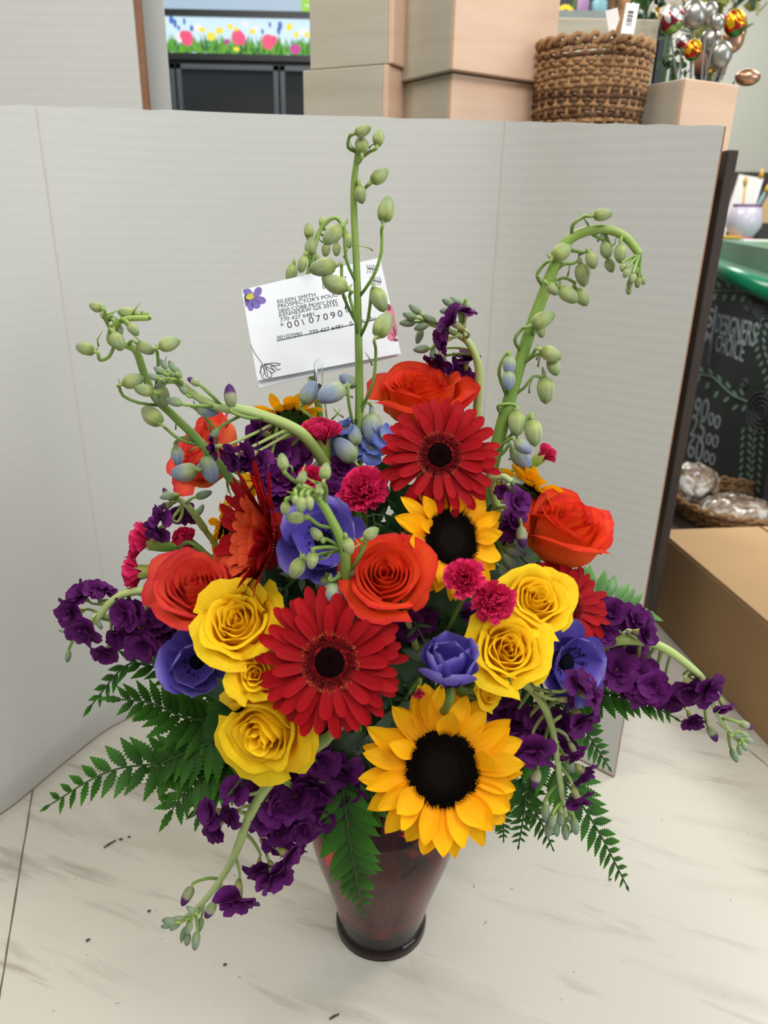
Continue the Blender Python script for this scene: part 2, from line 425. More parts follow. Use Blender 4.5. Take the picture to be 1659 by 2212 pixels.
def crease_at(px, z0, z1, wdt=.0016):
    # vertical fold line running down the board's face at the given column of its top edge
    bi = min(range(n), key=lambda i: abs((829.5+FPX*(Vector((plan[i].x, plan[i].y, tops[i]))-CAM).dot(RT)/(Vector((plan[i].x, plan[i].y, tops[i]))-CAM).dot(_f))-px))
    rows = []
    for k in range(NZ+1):
        c = front[k][bi]; t = (plan[min(bi+1, n-1)]-plan[bi-1]).normalized()*wdt*.5; o_ = nrm(bi)
        rows.append([c-t+o_*.0002, c+o_*.0009, c+t+o_*.0002])
    MB().grid(rows).obj('fold', 'crease', bd, True)
crease_at(68, 0, 1); crease_at(1103, 0, 1, .0013)

# ---- second white carton panel behind, upper left
b2 = thing('white_carton', (-.45, 1.0, .6), 'tall white cardboard carton standing behind the backdrop at the upper left', 'carton')
R0 = WY(300, 110, 1.02); 
MB().box((-1.1, 1.02, 0), (R0.x, 1.028, 1.25)).obj('front_panel', 'board_white', b2, True, False)
MB().box((R0.x-.001, 1.019, 0), (R0.x+.006, 1.029, 1.25)).obj('cut_edge', 'kraft_edge', b2, True, False)
MB().box((-1.1, 1.06, 0), (R0.x+.022, 1.066, 1.25)).obj('rear_flap', 'board_white', b2, True, False)

# ---- dark wooden shelf behind the backdrop carrying boxes and a basket
plain('dark_wood', '33261f', .55, noise_amt=.25, scale=12)
sh = thing('display_shelf', (.2, 1.2, 0), 'dark brown wooden shelf standing just behind the white backdrop', 'shelf')
pE = WZ(1581, 300, .70)
SHT = .678
px_r = WY(1583, 320, .97)
MB().box((px_r.x-.013, .95, 0), (px_r.x, 1.30, .705)).obj('side_panel', 'dark_wood', sh, True, False, bevel=.002)
MB().box((-.16, .96, SHT-.02), (px_r.x-.020, 1.32, SHT)).obj('shelf_board', 'dark_wood', sh, True, False)
MB().box((-.16, .96, 0), (-.14, 1.32, SHT-.02)).obj('side_panel', 'dark_wood', sh, True, False)

def wood_mat(name, a, b_, sc=5):
    m, N, L, b = base_mat(name)
    tc = N.new('ShaderNodeTexCoord'); mp = N.new('ShaderNodeMapping'); mp.inputs['Scale'].default_value = (1, 1, 9)
    mp.inputs['Rotation'].default_value = (.08, .12, 0)
    L.new(tc.outputs['Object'], mp.inputs[0])
    nz = N.new('ShaderNodeTexNoise'); nz.inputs['Scale'].default_value = sc; nz.inputs['Detail'].default_value = 5; nz.inputs['Distortion'].default_value = .5
    L.new(mp.outputs[0], nz.inputs['Vector']); r = ramp(N, [(.3, a), (.7, b_)]); L.new(nz.outputs['Fac'], r.inputs[0])
    L.new(r.outputs[0], b.inputs['Base Color']); b.inputs['Roughness'].default_value = .7; MATS[name] = m
wood_mat('pale_plywood', 'b4ac98', 'c6beac'); wood_mat('peach_lit_plywood', 'dcb698', 'e8c8ac')  # peach copy of the plywood paints the light on right-hand box sides
def wbox(px_edge, Yc, pyb, H, wl, wr, label, yaw=36, z0=None, open_top=True):
    """open wooden planter box; its vertical corner facing the camera stands at px_edge"""
    P = WY(px_edge, pyb, Yc)
    z = P.z if z0 is None else z0
    M = Matrix.Translation((P.x, P.y, z)) @ Matrix.Rotation(rad(yaw), 4, 'Z')
    t = thing('wooden_box', M, label, 'box', 'pale wooden planter boxes')
    th = .008
    MB().box((0, 0, 0), (wr, th, H)).obj('side_panel', 'peach_lit_plywood', t, False, False, bevel=.0015)
    MB().box((0, th, 0), (th, wl, H)).obj('side_panel', 'pale_plywood', t, False, False, bevel=.0015)
    MB().box((th, wl-th, 0), (wr, wl, H)).obj('side_panel', 'pale_plywood', t, False, False, bevel=.0015)
    MB().box((wr-th, th, 0), (wr, wl-th, H)).obj('side_panel', 'pale_plywood', t, False, False, bevel=.0015)
    MB().box((th, th, 0), (wr-th, wl-th, th)).obj('bottom_panel', 'pale_plywood', t, False, False)
    return t
zs = WY(978, 150, 1.02).z
wbox(978, 1.02, 150, .175, .135, .165, 'upper wooden box with peach-lit right side, standing on another box, left of the wicker basket', 33, zs)
wbox(978, 1.035, 150, zs-SHT-.001, .125, .15, 'lower wooden box under the peach-lit one, just above the backdrop edge', 33, SHT)
zs2 = WY(845, 143, 1.10).z
wbox(848, 1.08, 150, .18, .125, .1, 'narrow upper wooden box at the left end of the box stack', 62, zs2)
wbox(838, 1.08, 150, zs2-SHT-.001, .13, .1, 'narrow lower wooden box at the left end, partly above the backdrop edge', 62, SHT)
zb3 = SHT
P = WY(1470, 170, 1.05)
wbox(1470, 1.03, 250, WY(1470, 168, 1.03).z-SHT, .10, .095, 'low wooden box right of the wicker basket with balloons rising behind it', 28, SHT)

# ---- rear wooden box and shelf with silk flowers, further back
t = thing('wooden_crate', (.4, 1.9, 0), 'pale wooden crate standing farther back behind the wicker basket handle', 'box')
A = WY(1425, 42, 1.62); B = WY(1205, 40, 1.62)
ch = .34
for nm, lo, hi in (('front_panel', (B.x-.12, 1.62, A.z-ch), (A.x, 1.632, A.z)), ('rear_panel', (B.x-.12, 1.85, A.z-ch), (A.x, 1.862, A.z)),
                   ('side_panel', (A.x-.012, 1.632, A.z-ch), (A.x, 1.85, A.z)), ('side_panel', (B.x-.12, 1.632, A.z-ch), (B.x-.108, 1.85, A.z)),
                   ('bottom_panel', (B.x-.108, 1.632, A.z-ch), (A.x-.012, 1.85, A.z-ch+.012))):
    MB().box(lo, hi).obj(nm, 'pale_plywood', t, True, False, bevel=.002)
plain('grey_laminate', '6c7068', .6)
t = thing('display_table', (.8, 1.9, 0), 'grey table behind the shelf carrying the crate, silk flowers and balloons', 'table')
MB().box((B.x-.3, 1.5, A.z-ch-.04), (.60, 2.1, A.z-ch)).obj('table_top', 'grey_laminate', t, True, False)
TZ = A.z-ch
for x in (B.x-.25, .56):
    for y in (1.55, 2.05): MB().box((x-.02, y-.02, -.9), (x+.02, y+.02, TZ-.04)).obj('leg', 'grey_laminate', t, True, False)
# dark upper shelf at the very top
plain('charcoal', '20262a', .45); plain('grey_metal', '8a9290', .4)
t = thing('wall_shelf', (.5, 2.2, .9), 'dark grey shelf with small potted flowers at the top edge of the picture', 'shelf')
q = WY(1205, 40, 2.2)
zt = WY(1265, 36, 2.2).z; zt2 = WY(1265, 4, 2.2).z
MB().box((q.x-.15, 2.14, zt-.03), (WY(1335, 30, 2.2).x+.12, 2.45, zt)).obj('shelf_board', 'grey_metal', t, True, False)
MB().box((q.x-.15, 2.44, zt-.4), (WY(1335, 30, 2.2).x+.12, 2.46, zt+.35)).obj('rear_panel', 'charcoal', t, True, False)
for x in (q.x-.14, WY(1335, 30, 2.2).x+.10): MB().box((x, 2.16, TZ), (x+.02, 2.44, zt-.03)).obj('upright', 'charcoal', t, True, False)

# ---- wicker baskets
plain('wicker', 'a27a50', .75, noise_amt=.25, scale=60); plain('wicker_dark', '6a482c', .8, noise_amt=.25, scale=60)
plain('paper_white', 'ece8e4', .7, noise_amt=.01)
plain('ink', '1c1c20', .6)
def basket(name, P, r0, r1, H, rows, stakes, label, handle=True, seed=1):
    rr = random.Random(seed)
    t = thing(name, P, label, 'basket'); O = Vector(P)
    mb = MB()
    for k in range(rows):
        z = H*(k+.5)/rows; r = lerp(r0, r1, z/H)
        pts = []
        N_ = stakes*4; ph = k % 2
        for j in range(N_+1):
            a = 2*PI*j/N_
            w_ = .0035*math.cos(stakes*a/1.0*.5*2+PI*ph)
            pts.append(O+Vector(((r+w_+rr.uniform(-.0008, .0008))*math.cos(a), (r+w_)*math.sin(a), z+.0012*math.sin(3*a+k))))
        mb.tube(pts, H/rows*.48, 5, cap=False, mi=rr.choice((0, 0, 1)))
    mb.obj('woven_side', ['wicker', 'wicker_dark'], t, True)
    for j in range(stakes):
        a = 2*PI*j/stakes
        MB().tube([O+Vector((r0*math.cos(a), r0*math.sin(a), 0)), O+Vector((r1*math.cos(a), r1*math.sin(a), H))], .0028, 5).obj('stake', 'wicker', t, True)
    mb = MB()
    for s_ in range(2):
        pts = []
        for j in range(121):
            a = 2*PI*j/120
            rr_ = r1+.003*math.cos(a*22+PI*s_); pts.append(O+Vector((rr_*math.cos(a), rr_*math.sin(a), H+.004*math.sin(a*22+PI*s_)+s_*.003)))
        mb.tube(pts, .0032, 6, cap=False)
    mb.obj('rim', 'wicker', t, True)
    MB().lathe([(.001, .004), (r0*.98, .004), (r0*.98, 0), (.001, 0)], 32, Matrix.Translation(O)).obj('basket_bottom', 'wicker_dark', t, True)
    if handle:
        mb = MB()
        for s_ in (-1, 0, 1):
            pts = []
            for j in range(33):
                a = PI*j/32
                tw = .004*math.sin(j*.8+s_*2.1)
                pts.append(O+Vector((.028+tw+s_*.003-.010*math.cos(a), -math.cos(a)*r1*.90, H-.01+r1*1.55*math.sin(a))))
            mb.tube(pts, .0035, 6)
        mb.obj('handle', 'wicker', t, True)
    return t
PB = WY(1300, 90, 1.06)
basket('wicker_basket', (PB.x, 1.10, SHT), .060, .071, WY(1300, 96, 1.06).z-SHT, 27, 26, 'brown woven wicker basket with a twisted handle between the wooden boxes', 1)
# price tags on the handle
def price_tag(cx, cy, wpx, hpx, ang, Y, label, printed):
    P = WY(cx, cy, Y); d = depth(P); k = d/FPX
    M = facing(P, (-.15, .0, 1)) @ Matrix.Rotation(rad(ang), 4, 'Z')
    t = thing('price_tag', M, label, 'tag')
    W_, H_ = wpx*k/2, hpx*k/2
    MB().box((-W_, -H_, -.0004), (W_, H_, 0)).obj('tag_card', 'paper_white', t, False, False)
    mb = MB(); rr = random.Random(4)
    if printed:
        x = -H_*.45
        while x < H_*.55:
            w_ = rr.choice((.0006, .0012, .0018)); mb.box((-W_*.45, x, .0001), (W_*.35, x+w_, .0003)); x += w_+rr.choice((.0008, .0015))
        mb.obj('printed_bars', 'ink', t, False, False)
    MB().tube([Vector((0, H_*.9, 0)), Vector((.002, H_*1.15, -.004)), Vector((0, H_*1.35, -.008))], .0005, 5).obj('string', 'paper_white', t)
price_tag(1361, 40, 28, 66, -6, 1.0, 'white paper price tag with a dark barcode hanging on the wicker basket handle', True)
price_tag(1326, 50, 26, 62, 14, 1.14, 'second white price tag hanging behind the basket handle, turned away', False)

# ---- silk flowers and greenery far right top
plain('silk_green', '3c6428', .7, noise_amt=.3, scale=80); plain('silk_green_dark', '24401e', .7, noise_amt=.3, scale=80)
plain('silk_yellow', 'f0bc20', .6); plain('silk_brown', '3c2412', .7); plain('silk_olive', '7c7a34', .7, noise_amt=.3)
plain('silk_lilac', '8a6a90', .7); plain('teal_card', '6c98a0', .6); plain('terracotta', '8a5a40', .8)
def leafy(P, r, n, mats, seed, mb=None):
    rr = random.Random(seed); mb = mb or MB()
    for i in range(n):
        d = Vector((rr.gauss(0, 1), rr.gauss(0, 1), rr.gauss(0, .8))).normalized(); c = P+d*r*rr.uniform(.3, 1)
        s_ = d.orthogonal().normalized(); s_.rotate(Matrix.Rotation(rr.uniform(0, 6.28), 3, d)); L_ = r*rr.uniform(.25, .42)
        q = d*rr.uniform(.2, 1)+s_; q.normalize(); b_ = d.cross(q).normalized()
        mb.grid([[c+q*L_*(v-.5)+b_*u*L_*.32*math.sin(PI*clamp(v*.96+.02))+d*L_*.1*(u*u) for u in (-1, 0, 1)] for v in (0, .2, .45, .7, 1)], mi=rr.randrange(len(mats)))
    return mb
def silk_plant(name, px, py, Y, r, zb, n, mats, seed, label, cat='artificial plant', potmat='terracotta'):
    P = WY(px, py, Y); t = thing(name, (P.x, P.y, zb), label, cat)
    leafy(P, r, n, mats, seed).obj('foliage', mats, t, True)
    MB().tube([Vector((P.x, P.y, zb+.05)), P], .006, 6).obj('stem', 'silk_green_dark', t, True)
    MB().lathe([(.001, 0), (r*.32, 0), (r*.42, .07), (r*.38, .07), (r*.3, .01), (.001, .01)], 16, Matrix.Translation((P.x, P.y, zb))).obj('pot', potmat, t, True)
    return t
silk_plant('silk_greenery', 1400, 20, 1.95, .085, TZ, 110, ['silk_green', 'silk_green_dark'], 3, 'bushy green artificial foliage behind the wooden crate')
qz = WY(1556, 12, 2.3)
st_ = thing('plant_stand', (qz.x, 2.3, -.9), 'slim dark pole stand behind the balloons holding olive foliage', 'stand')
MB().lathe([(.001, 0), (.12, 0), (.12, .015), (.012, .03), (.012, qz.z+.9-.18), (.035, qz.z+.9-.17), (.035, qz.z+.9-.16), (.001, qz.z+.9-.16)], 20, Matrix.Translation((qz.x, 2.3, -.9))).obj('pole', 'charcoal', st_, True)
silk_plant('silk_greenery', 1556, 12, 2.3, .12, qz.z-.16, 90, ['silk_olive', 'silk_green_dark'], 4, 'olive and gold artificial foliage above the foil balloons')
silk_plant('silk_greenery', 1458, 135, 1.24, .028, SHT, 60, ['silk_green', 'silk_green_dark'], 5, 'small green artificial foliage low behind the right wooden box')
silk_plant('silk_flowers', 1455, 8, 1.57, .06, TZ, 40, ['silk_yellow', 'paper_white'], 6, 'cream and yellow artificial blossoms at the top of the greenery')
silk_plant('silk_flowers', 1533, 158, 1.22, .014, SHT, 24, ['silk_yellow', 'silk_green'], 8, 'small yellow artificial flower under the foil balloons')
# little sunflower, lilac and teal things on the wall shelf
P = WY(1222, 27, 2.19); t = thing('silk_sunflower', (P.x, P.y, zt), 'small artificial sunflower at the top edge beside the peach-lit box', 'artificial flower')
mb = MB()
for i in range(16):
    a = 2*PI*i/16
    e = RT*math.cos(a)+UP*math.sin(a); g = -RT*math.sin(a)+UP*math.cos(a)
    mb.grid([[P+e*(.008+.016*v)+g*u*.004*math.sin(PI*clamp(v+.1)) for u in (-1, 0, 1)] for v in (0, .3, .6, .9)])
mb.obj('petals', 'silk_yellow', t, True)
MB().lathe([(.001, .004), (.006, .003), (.009, 0), (.009, -.002)], 14, facing(P, (0, 0, 1))).obj('centre', 'silk_brown', t, True)
MB().tube([P, Vector((P.x, P.y+.01, zt))], .002, 6).obj('stem', 'silk_green', t, True)
for px, c, nm, lb, cat, wd in ((1256, 'silk_lilac', 'jar', 'dusky lilac jar on the dark shelf at the top edge', 'jar', .016), (1240, 'silk_green', 'bottle', 'slim green bottle between the tiny sunflower and the lilac jar', 'bottle', .006),
                           (1292, 'teal_card', 'gift_tin', 'pale teal tin on the dark shelf at the top edge', 'tin', .019)):
    P = WY(px, 36, 2.2); h = .045
    tag(MB().lathe([(.001, 0), (wd, 0), (wd*1.05, h*.1), (wd, h*.7), (wd*.6, h*.85), (wd*.65, h), (.001, h)], 18, Matrix.Translation((P.x, P.y, zt))).obj(nm, c), lb, cat)

# ---- foil balloons on sticks
def foil(name, stops):
    m, N, L, b = base_mat(name)
    tc = N.new('ShaderNodeTexCoord'); nz = N.new('ShaderNodeTexNoise'); nz.inputs['Scale'].default_value = 22; nz.inputs['Distortion'].default_value = 1
    L.new(tc.outputs['Object'], nz.inputs['Vector']); r = ramp(N, stops); r.color_ramp.interpolation = 'CONSTANT' if len(stops) > 2 else 'LINEAR'
    L.new(nz.outputs['Fac'], r.inputs[0]); L.new(r.outputs[0], b.inputs['Base Color'])
    b.inputs['Metallic'].default_value = .85; b.inputs['Roughness'].default_value = .28; MATS[name] = m
foil('foil_silver', [(0, '8c887e'), (1, 'b8b4ac')]); foil('foil_copper', [(0, 'b08468'), (1, 'c89c80')])
foil('foil_red', [(0, 'c03a20'), (.45, 'e8b820'), (.52, 'b83020'), (.6, '3c7a3c')]); foil('foil_mixed', [(0, '6a4c80'), (.42, 'd8d4cc'), (.5, '8c3040'), (.58, '88b060')])
plain('stick_grey', '5c5c58', .5)
bal = [(1452, 42, 26, 'foil_mixed', 'violet and green patterned foil balloon, leftmost of the balloon cluster'),
       (1500, 32, 26, 'foil_silver', 'large crinkled silver foil balloon at the top of the cluster'),
       (1530, 28, 20, 'foil_silver', 'silver foil balloon just right of the largest silver one'),
       (1550, 48, 15, 'foil_silver', 'small round silver foil balloon beside the red and yellow one'),
       (1588, 50, 24, 'foil_red', 'red, yellow and green foil balloon at the upper right of the cluster'),
       (1584, 86, 23, 'foil_copper', 'copper foil balloon below the upper red and yellow one'),
       (1497, 108, 19, 'foil_red', 'red and yellow foil balloon low in the middle of the cluster'),
       (1474, 90, 14, 'foil_mixed', 'small blue-white foil balloon left of the low red and yellow one'),
       (1535, 88, 22, 'foil_silver', 'silver foil balloon in the middle of the cluster'),
       (1558, 118, 24, 'foil_silver', 'silver foil balloon low at the right of the cluster')]
BB = WY(1512, 172, 1.10)
for i, (px, py, r, mt, lb) in enumerate(bal):
    P = WY(px, py, 1.16+.025*(i % 3)); k = depth(P)/FPX
    t = thing('foil_balloon', P, lb, 'balloon', 'small foil balloons on sticks')
    mb = MB(); rr = random.Random(i); rows = []
    M = Matrix.Rotation(rr.uniform(-.5, .5), 4, 'Y')
    for a in range(13):
        th = PI*a/12
        rows.append([M @ Vector((r*k*math.sin(th)*math.cos(b), r*k*.62*math.sin(th)*math.sin(b), r*k*1.12*math.cos(th)))*(1+.04*math.sin(b*9)*math.sin(th)**8) for b in [2*PI*j/28 for j in range(28)]])
    mb.grid(rows, True).obj('balloon', mt, t)
    base = Vector((BB.x+rr.uniform(-.012, .012), 1.105+rr.uniform(-.015, .015), SHT+.009))
    MB().tube([P+Vector((0, 0, -r*k*.95)), P.lerp(base, .5)+Vector((0, .005, 0)), base], .0014, 6).obj('stick', 'stick_grey', t, True)
P = WY(1615, 167, 1.2); k = depth(P)/FPX
t = thing('foil_balloon', P, 'copper egg-shaped foil balloon at the right, apart from the cluster', 'balloon', 'small foil balloons on sticks')
rows = [[Vector((27*k*math.cos(th), 17*k*math.sin(th)*math.cos(b), 17*k*math.sin(th)*math.sin(b))) for b in [2*PI*j/24 for j in range(24)]] for th in [PI*a/12 for a in range(13)]]
MB().grid(rows, True).obj('balloon', 'foil_copper', t)
MB().tube([P+Vector((-.018, 0, -.005)), Vector((P.x-.03, 1.24, .66)), Vector((P.x-.045, 1.25, SHT-.2)), Vector((P.x-.06, 1.20, 0.0))], .0014, 6).obj('stick', 'stick_grey', t, True)

# ---- display cooler with lit flower banner (far left back)
YC = 3.0
def CP(px, py, off=0): return WY(px, py, YC-off)
t = thing('display_cooler', CP(530, 200), 'black display cooler with a lit flower-meadow banner seen between the carton and the boxes', 'cooler')
plain('cooler_black', '15181a', .3); plain('cooler_grey', '3c4448', .35)
plain('cooler_inside', '1c1f20', .6, noise_amt=.3, scale=6)
XL = CP(336, 100).x; XR = CP(760, 100).x+.35
zb0, zb1 = CP(530, 119).z, CP(530, 40).z      # banner bottom / top
zs1 = CP(530, -60).z
MB().box((XL, YC, -.9), (XR, YC+.7, zs1)).obj('body', 'cooler_black', t, True, False)
emit('banner_sky', 'c4dcea', 1.0); emit('screen_blue', '9fb4c6', .95); emit('label_green', '8cc832', .95)
def quad(x0, z0, x1, z1, off, name, mat, parent=t, depth_=.006):
    return MB().box((x0, YC-off-depth_, z0), (x1, YC-off, z1)).obj(name, mat, parent, True, False)
bn = quad(XL+.01, zb0, XR, zb1, 0, 'banner', 'banner_sky')
quad(XL+.01, zb1+.02, XR, zs1, 0, 'menu_screen', 'screen_blue')
quad(XL, zb1, XR, zb1+.02, 0, 'frame_bar', 'cooler_black', depth_=.02)
quad(XL, zb0-.02, XR, zb0, 0, 'frame_bar', 'cooler_black', depth_=.02)
quad(XL-.02, -.9, XL+.015, zs1, 0, 'side_trim', 'grey_metal', depth_=.03)
# meadow picture printed on the banner
for nm, c in (('g1', '4c9a28'), ('g2', '6aa82c'), ('g3', '2c6a30'), ('pk', 'e8507a'), ('mg', 'c03890'), ('yl', 'f0dc3c'), ('bl', '4870b8'), ('wt', 'f0e8ec')): emit('pic_'+nm, c, .9)
bw, bh = XR-XL, zb1-zb0
rr = random.Random(2); yq = YC-.0066
mb = MB()
for i in range(900):
    x = XL+.02+rr.random()*(bw-.03); h = bh*rr.uniform(.12, .52); w_ = .006; lean = rr.uniform(-.02, .02); yy = yq-.0001*(i % 9)
    z = zb0+rr.uniform(0, .1)*bh
    mb.poly([(x-w_, yy, z), (x+w_, yy, z), (x+lean, yy, z+h)], mi=rr.randrange(3))
mb.obj('printed_grass', ['pic_g1', 'pic_g2', 'pic_g3'], t, True, False)
def blobs(items, name, mat, off):
    for px, py, a, b_ in items:
        P = CP(px, py, off); k = depth(P)/FPX
        MB().poly([(P.x+a*k*math.cos(q), P.y, P.z+b_*k*math.sin(q)*(1 if math.sin(q) > 0 else 1.1)) for q in [2*PI*j/14 for j in range(14)]]).obj(name, mat, t, True, False)
blobs([(404, 82, 13, 14), (396, 76, 8, 9), (514, 80, 14, 14), (523, 84, 8, 10), (579, 90, 14, 14), (592, 86, 7, 8), (733, 92, 9, 13)], 'printed_tulip', 'pic_pk', .008)
blobs([(343, 95, 10, 9), (638, 106, 12, 9), (490, 90, 5, 6), (713, 102, 5, 6)], 'printed_pink_flower', 'pic_mg', .0085)
blobs([(352, 47, 7, 8), (337, 60, 8, 8), (437, 64, 7, 5), (474, 66, 9, 6), (456, 78, 10, 8), (497, 57, 6, 5), (545, 68, 7, 5), (625, 58, 7, 7), (640, 75, 6, 5), (663, 75, 6, 5), (697, 76, 8, 6), (680, 88, 8, 8), (511, 106, 7, 4), (720, 69, 6, 5), (510, 63, 6, 4)], 'printed_yellow_flower', 'pic_yl', .008)
blobs([(370, 43, 5, 7), (378, 50, 4, 8), (398, 46, 3, 6), (414, 61, 4, 6), (605, 55, 5, 8), (602, 66, 4, 7), (583, 53, 3, 5), (567, 68, 3, 5), (386, 60, 3, 5)], 'printed_blue_flower', 'pic_bl', .0078)
blobs([(428, 60, 10, 6), (552, 62, 9, 5), (655, 68, 9, 6), (530, 52, 8, 5), (388, 81, 8, 9)], 'printed_white_flower', 'pic_wt', .0076)
lx = CP(650, 20).x
MB().poly([CP(649, -10, .007), CP(760, -10, .007), CP(760, 45, .007), CP(653, 38, .007)]).obj('green_label', 'label_green', t, True, False)
emit('label_text', 'eef4d8', 1.0)
def cooler_text(s, px, py, wpx, h):
    P = CP(px, py, .0085); k = depth(P)/FPX
    M = WM[t.name].inverted() @ (Matrix.Translation(P) @ Matrix.Rotation(PI/2, 4, 'X'))
    text_obj(s, 'printed_text', 'label_text', t, M, wpx*k, h*k, ext=.0003, shear=.15)
cooler_text('Floral Designs', 668, 5, 66, 7); cooler_text('Holidays Weddings', 660, 15, 75, 6); cooler_text('770-424-', 680, 32, 58, 9)
# doors under the banner with dark glass
m, N, L, b = base_mat('dark_glass'); b.inputs['Base Color'].default_value = (.012, .015, .016, 1); b.inputs['Roughness'].default_value = .06; MATS['dark_glass'] = m
dz1 = zb0-.035
xs = [XL+.02, CP(385, 180).x, CP(606, 180).x, XR]
for i in range(3):
    d = MB().box((xs[i]+.006, YC-.02, -.8), (xs[i+1]-.006, YC, dz1)).obj('door', 'dark_glass', t, True, False)
    for lo, hi in (((xs[i]+.004, YC-.03, dz1-.015), (xs[i+1]-.004, YC-.02, dz1)), ((xs[i]+.004, YC-.03, -.8), (xs[i]+.02, YC-.02, dz1)), ((xs[i+1]-.02, YC-.03, -.8), (xs[i+1]-.004, YC-.02, dz1))):
        MB().box(lo, hi).obj('door_frame', 'cooler_grey', d, True, False)

# ---------------------------------------------------------------- right side: cardboard box, basket, green counter, chalkboard
plain('cardboard', 'a8855c', .85, noise_amt=.06, scale=8); plain('cardboard_light', 'b8946a', .85, noise_amt=.05, scale=8)
# box on the counter
b0 = WZ(1394, 1319, 0); b1 = WZ(1659, 1612, 0)
ex = (b0-b1).normalized(); side = Vector((ex.y, -ex.x, 0))
BHt = .150
M = Matrix((ex, -side, Vector((0, 0, 1)))).transposed().to_4x4(); 
if M.to_3x3().determinant() < 0: M = Matrix((ex, side, Vector((0, 0, 1)))).transposed().to_4x4()
Lb = (b0-b1).length+.16; org = b1-ex*.16; M.translation = org
sgn = 1 if (M.to_3x3() @ Vector((0, 1, 0))).x > 0 else -1
t = thing('cardboard_box', M, 'closed brown cardboard box on the counter right of the backdrop', 'box')
Wb = .36*sgn
def bx2(y0, y1): return (min(y0, y1), max(y0, y1))
ya, yb = bx2(0, Wb)
MB().box((0, ya, 0), (Lb, yb, BHt)).obj('carton_body', 'cardboard', t, False, False, bevel=.003)
ya, yb = bx2(.001*sgn, Wb*.49)
MB().box((.001, ya, BHt), (Lb-.001, yb, BHt+.003)).obj('top_flap', 'cardboard_light', t, False, False, bevel=.001)
ya, yb = bx2(Wb*.505, Wb*.999)
MB().box((.001, ya, BHt), (Lb-.001, yb, BHt+.003)).obj('top_flap', 'cardboard_light', t, False, False, bevel=.001)

# low wicker tray with cellophane-wrapped goods behind the box
Pq = WY(1560, 1120, 1.42)
tz = .0
t = thing('side_stand', (Pq.x, 1.65, -.9), 'dark wooden stand behind the counter carrying the wrapped gift tray', 'stand')
MB().box((.50, 1.335, .02), (.78, 1.56, .05)).obj('stand_top', 'dark_wood', t, True, False)
for x in (.52, .76):
    for y in (1.36, 1.54): MB().box((x-.02, y-.02, -.9), (x+.02, y+.02, .02)).obj('leg', 'dark_wood', t, True, False)
zr = WY(1560, 1062, 1.48).z
zr = WY(1600, 1064, 1.50).z
bk = basket('wicker_tray', (WY(1590, 1100, 1.44).x, 1.45, .05), .10, .125, max(.04, zr-.05), 8, 26, 'low round wicker tray on the stand behind the cardboard box', 0, 5)
m, N, L, b = base_mat('cellophane'); b.inputs['Base Color'].default_value = lin('c8b8ac'); b.inputs['Roughness'].default_value = .12
b.inputs['Coat Weight'].default_value = 1; b.inputs['Coat Roughness'].default_value = .05
tc = N.new('ShaderNodeTexCoord'); nz = N.new('ShaderNodeTexNoise'); nz.inputs['Scale'].default_value = 18; nz.inputs['Distortion'].default_value = 2
L.new(tc.outputs['Object'], nz.inputs['Vector']); r = ramp(N, [(.35, '7c6450'), (.5, 'b49c84'), (.62, 'e8e4dc')]); L.new(nz.outputs['Fac'], r.inputs[0]); L.new(r.outputs[0], b.inputs['Base Color'])
bp = N.new('ShaderNodeBump'); bp.inputs['Strength'].default_value = 1; bp.inputs['Distance'].default_value = .02; L.new(nz.outputs['Fac'], bp.inputs['Height']); L.new(bp.outputs[0], b.inputs['Normal'])
MATS['cellophane'] = m
def crinkle(P, rx, ry, rz, seed, name, label, cat):
    rows = []
    for a in range(19):
        th = PI*a/18
        row = []
        for j in range(32):
            b_ = 2*PI*j/32; d = Vector((math.sin(th)*math.cos(b_), math.sin(th)*math.sin(b_), math.cos(th)))
            k = 1+.16*noise.noise(d*3+Vector((seed, 0, 0)))+.07*noise.noise(d*9)
            row.append(Vector((P.x+d.x*rx*k, P.y+d.y*ry*k, P.z+d.z*rz*k)))
        rows.append(row)
    return tag(MB().grid(rows, True).obj(name, 'cellophane'), label, cat)
crinkle(WY(1600, 1100, 1.40)+Vector((0, .02, -.01)), .075, .06, .03, 2, 'wrapped_gift', 'cellophane-wrapped brown gift bundle lying in the wicker tray', 'gift')
crinkle(WY(1492, 1045, 1.50), .06, .04, .045, 5, 'wrapped_gift', 'shiny clear-wrapped bag standing left of the tray in front of the chalkboard', 'gift')

# green service counter with chalkboard front
gA = WY(1549, 566, 2.5); gz = gA.z
gB = WZ(1659, 606, gz)
gd = (gB-gA); gd.z = 0; gd.normalize(); gn = Vector((gd.y, -gd.x, 0))
if gn.dot(CAM-gA) < 0: gn = -gn
gA2 = gA-gd*1.3; gB2 = gB+gd*.30
plain('green_laminate', '3f7a5c', .35); plain('green_edge', '0f7a54', .25, noise_amt=.02); plain('chalkboard', '1e2628', .8, noise_amt=.1, scale=5)
plain('chalk_white', 'a4acb4', .95); plain('chalk_green', '7c9c8c', .95); plain('chalk_grey', '4c5254', .95)
t = thing('service_counter', Vector((gA.x, gA.y, -.9)), 'green-topped service counter with a chalkboard front at the right edge', 'counter')
top = MB(); o_ = -gn*.9
th = Vector((0, 0, .03))
def slab(A, B, off0, off1, z0, z1):
    mb = MB(); n0 = 0
    P = [A+gn*off0, B+gn*off0, B-gn*off1, A-gn*off1]
    mb.v = [(p.x, p.y, z0) for p in P]+[(p.x, p.y, z1) for p in P]; mb.uv = [(0, 0)]*8
    mb.f = [(0, 3, 2, 1), (4, 5, 6, 7), (0, 1, 5, 4), (1, 2, 6, 5), (2, 3, 7, 6), (3, 0, 4, 7)]; mb.mi = [0]*6
    return mb
slab(gA2, gB2, 0, .55, gz-.04, gz).obj('counter_top', 'green_laminate', t, True, False)
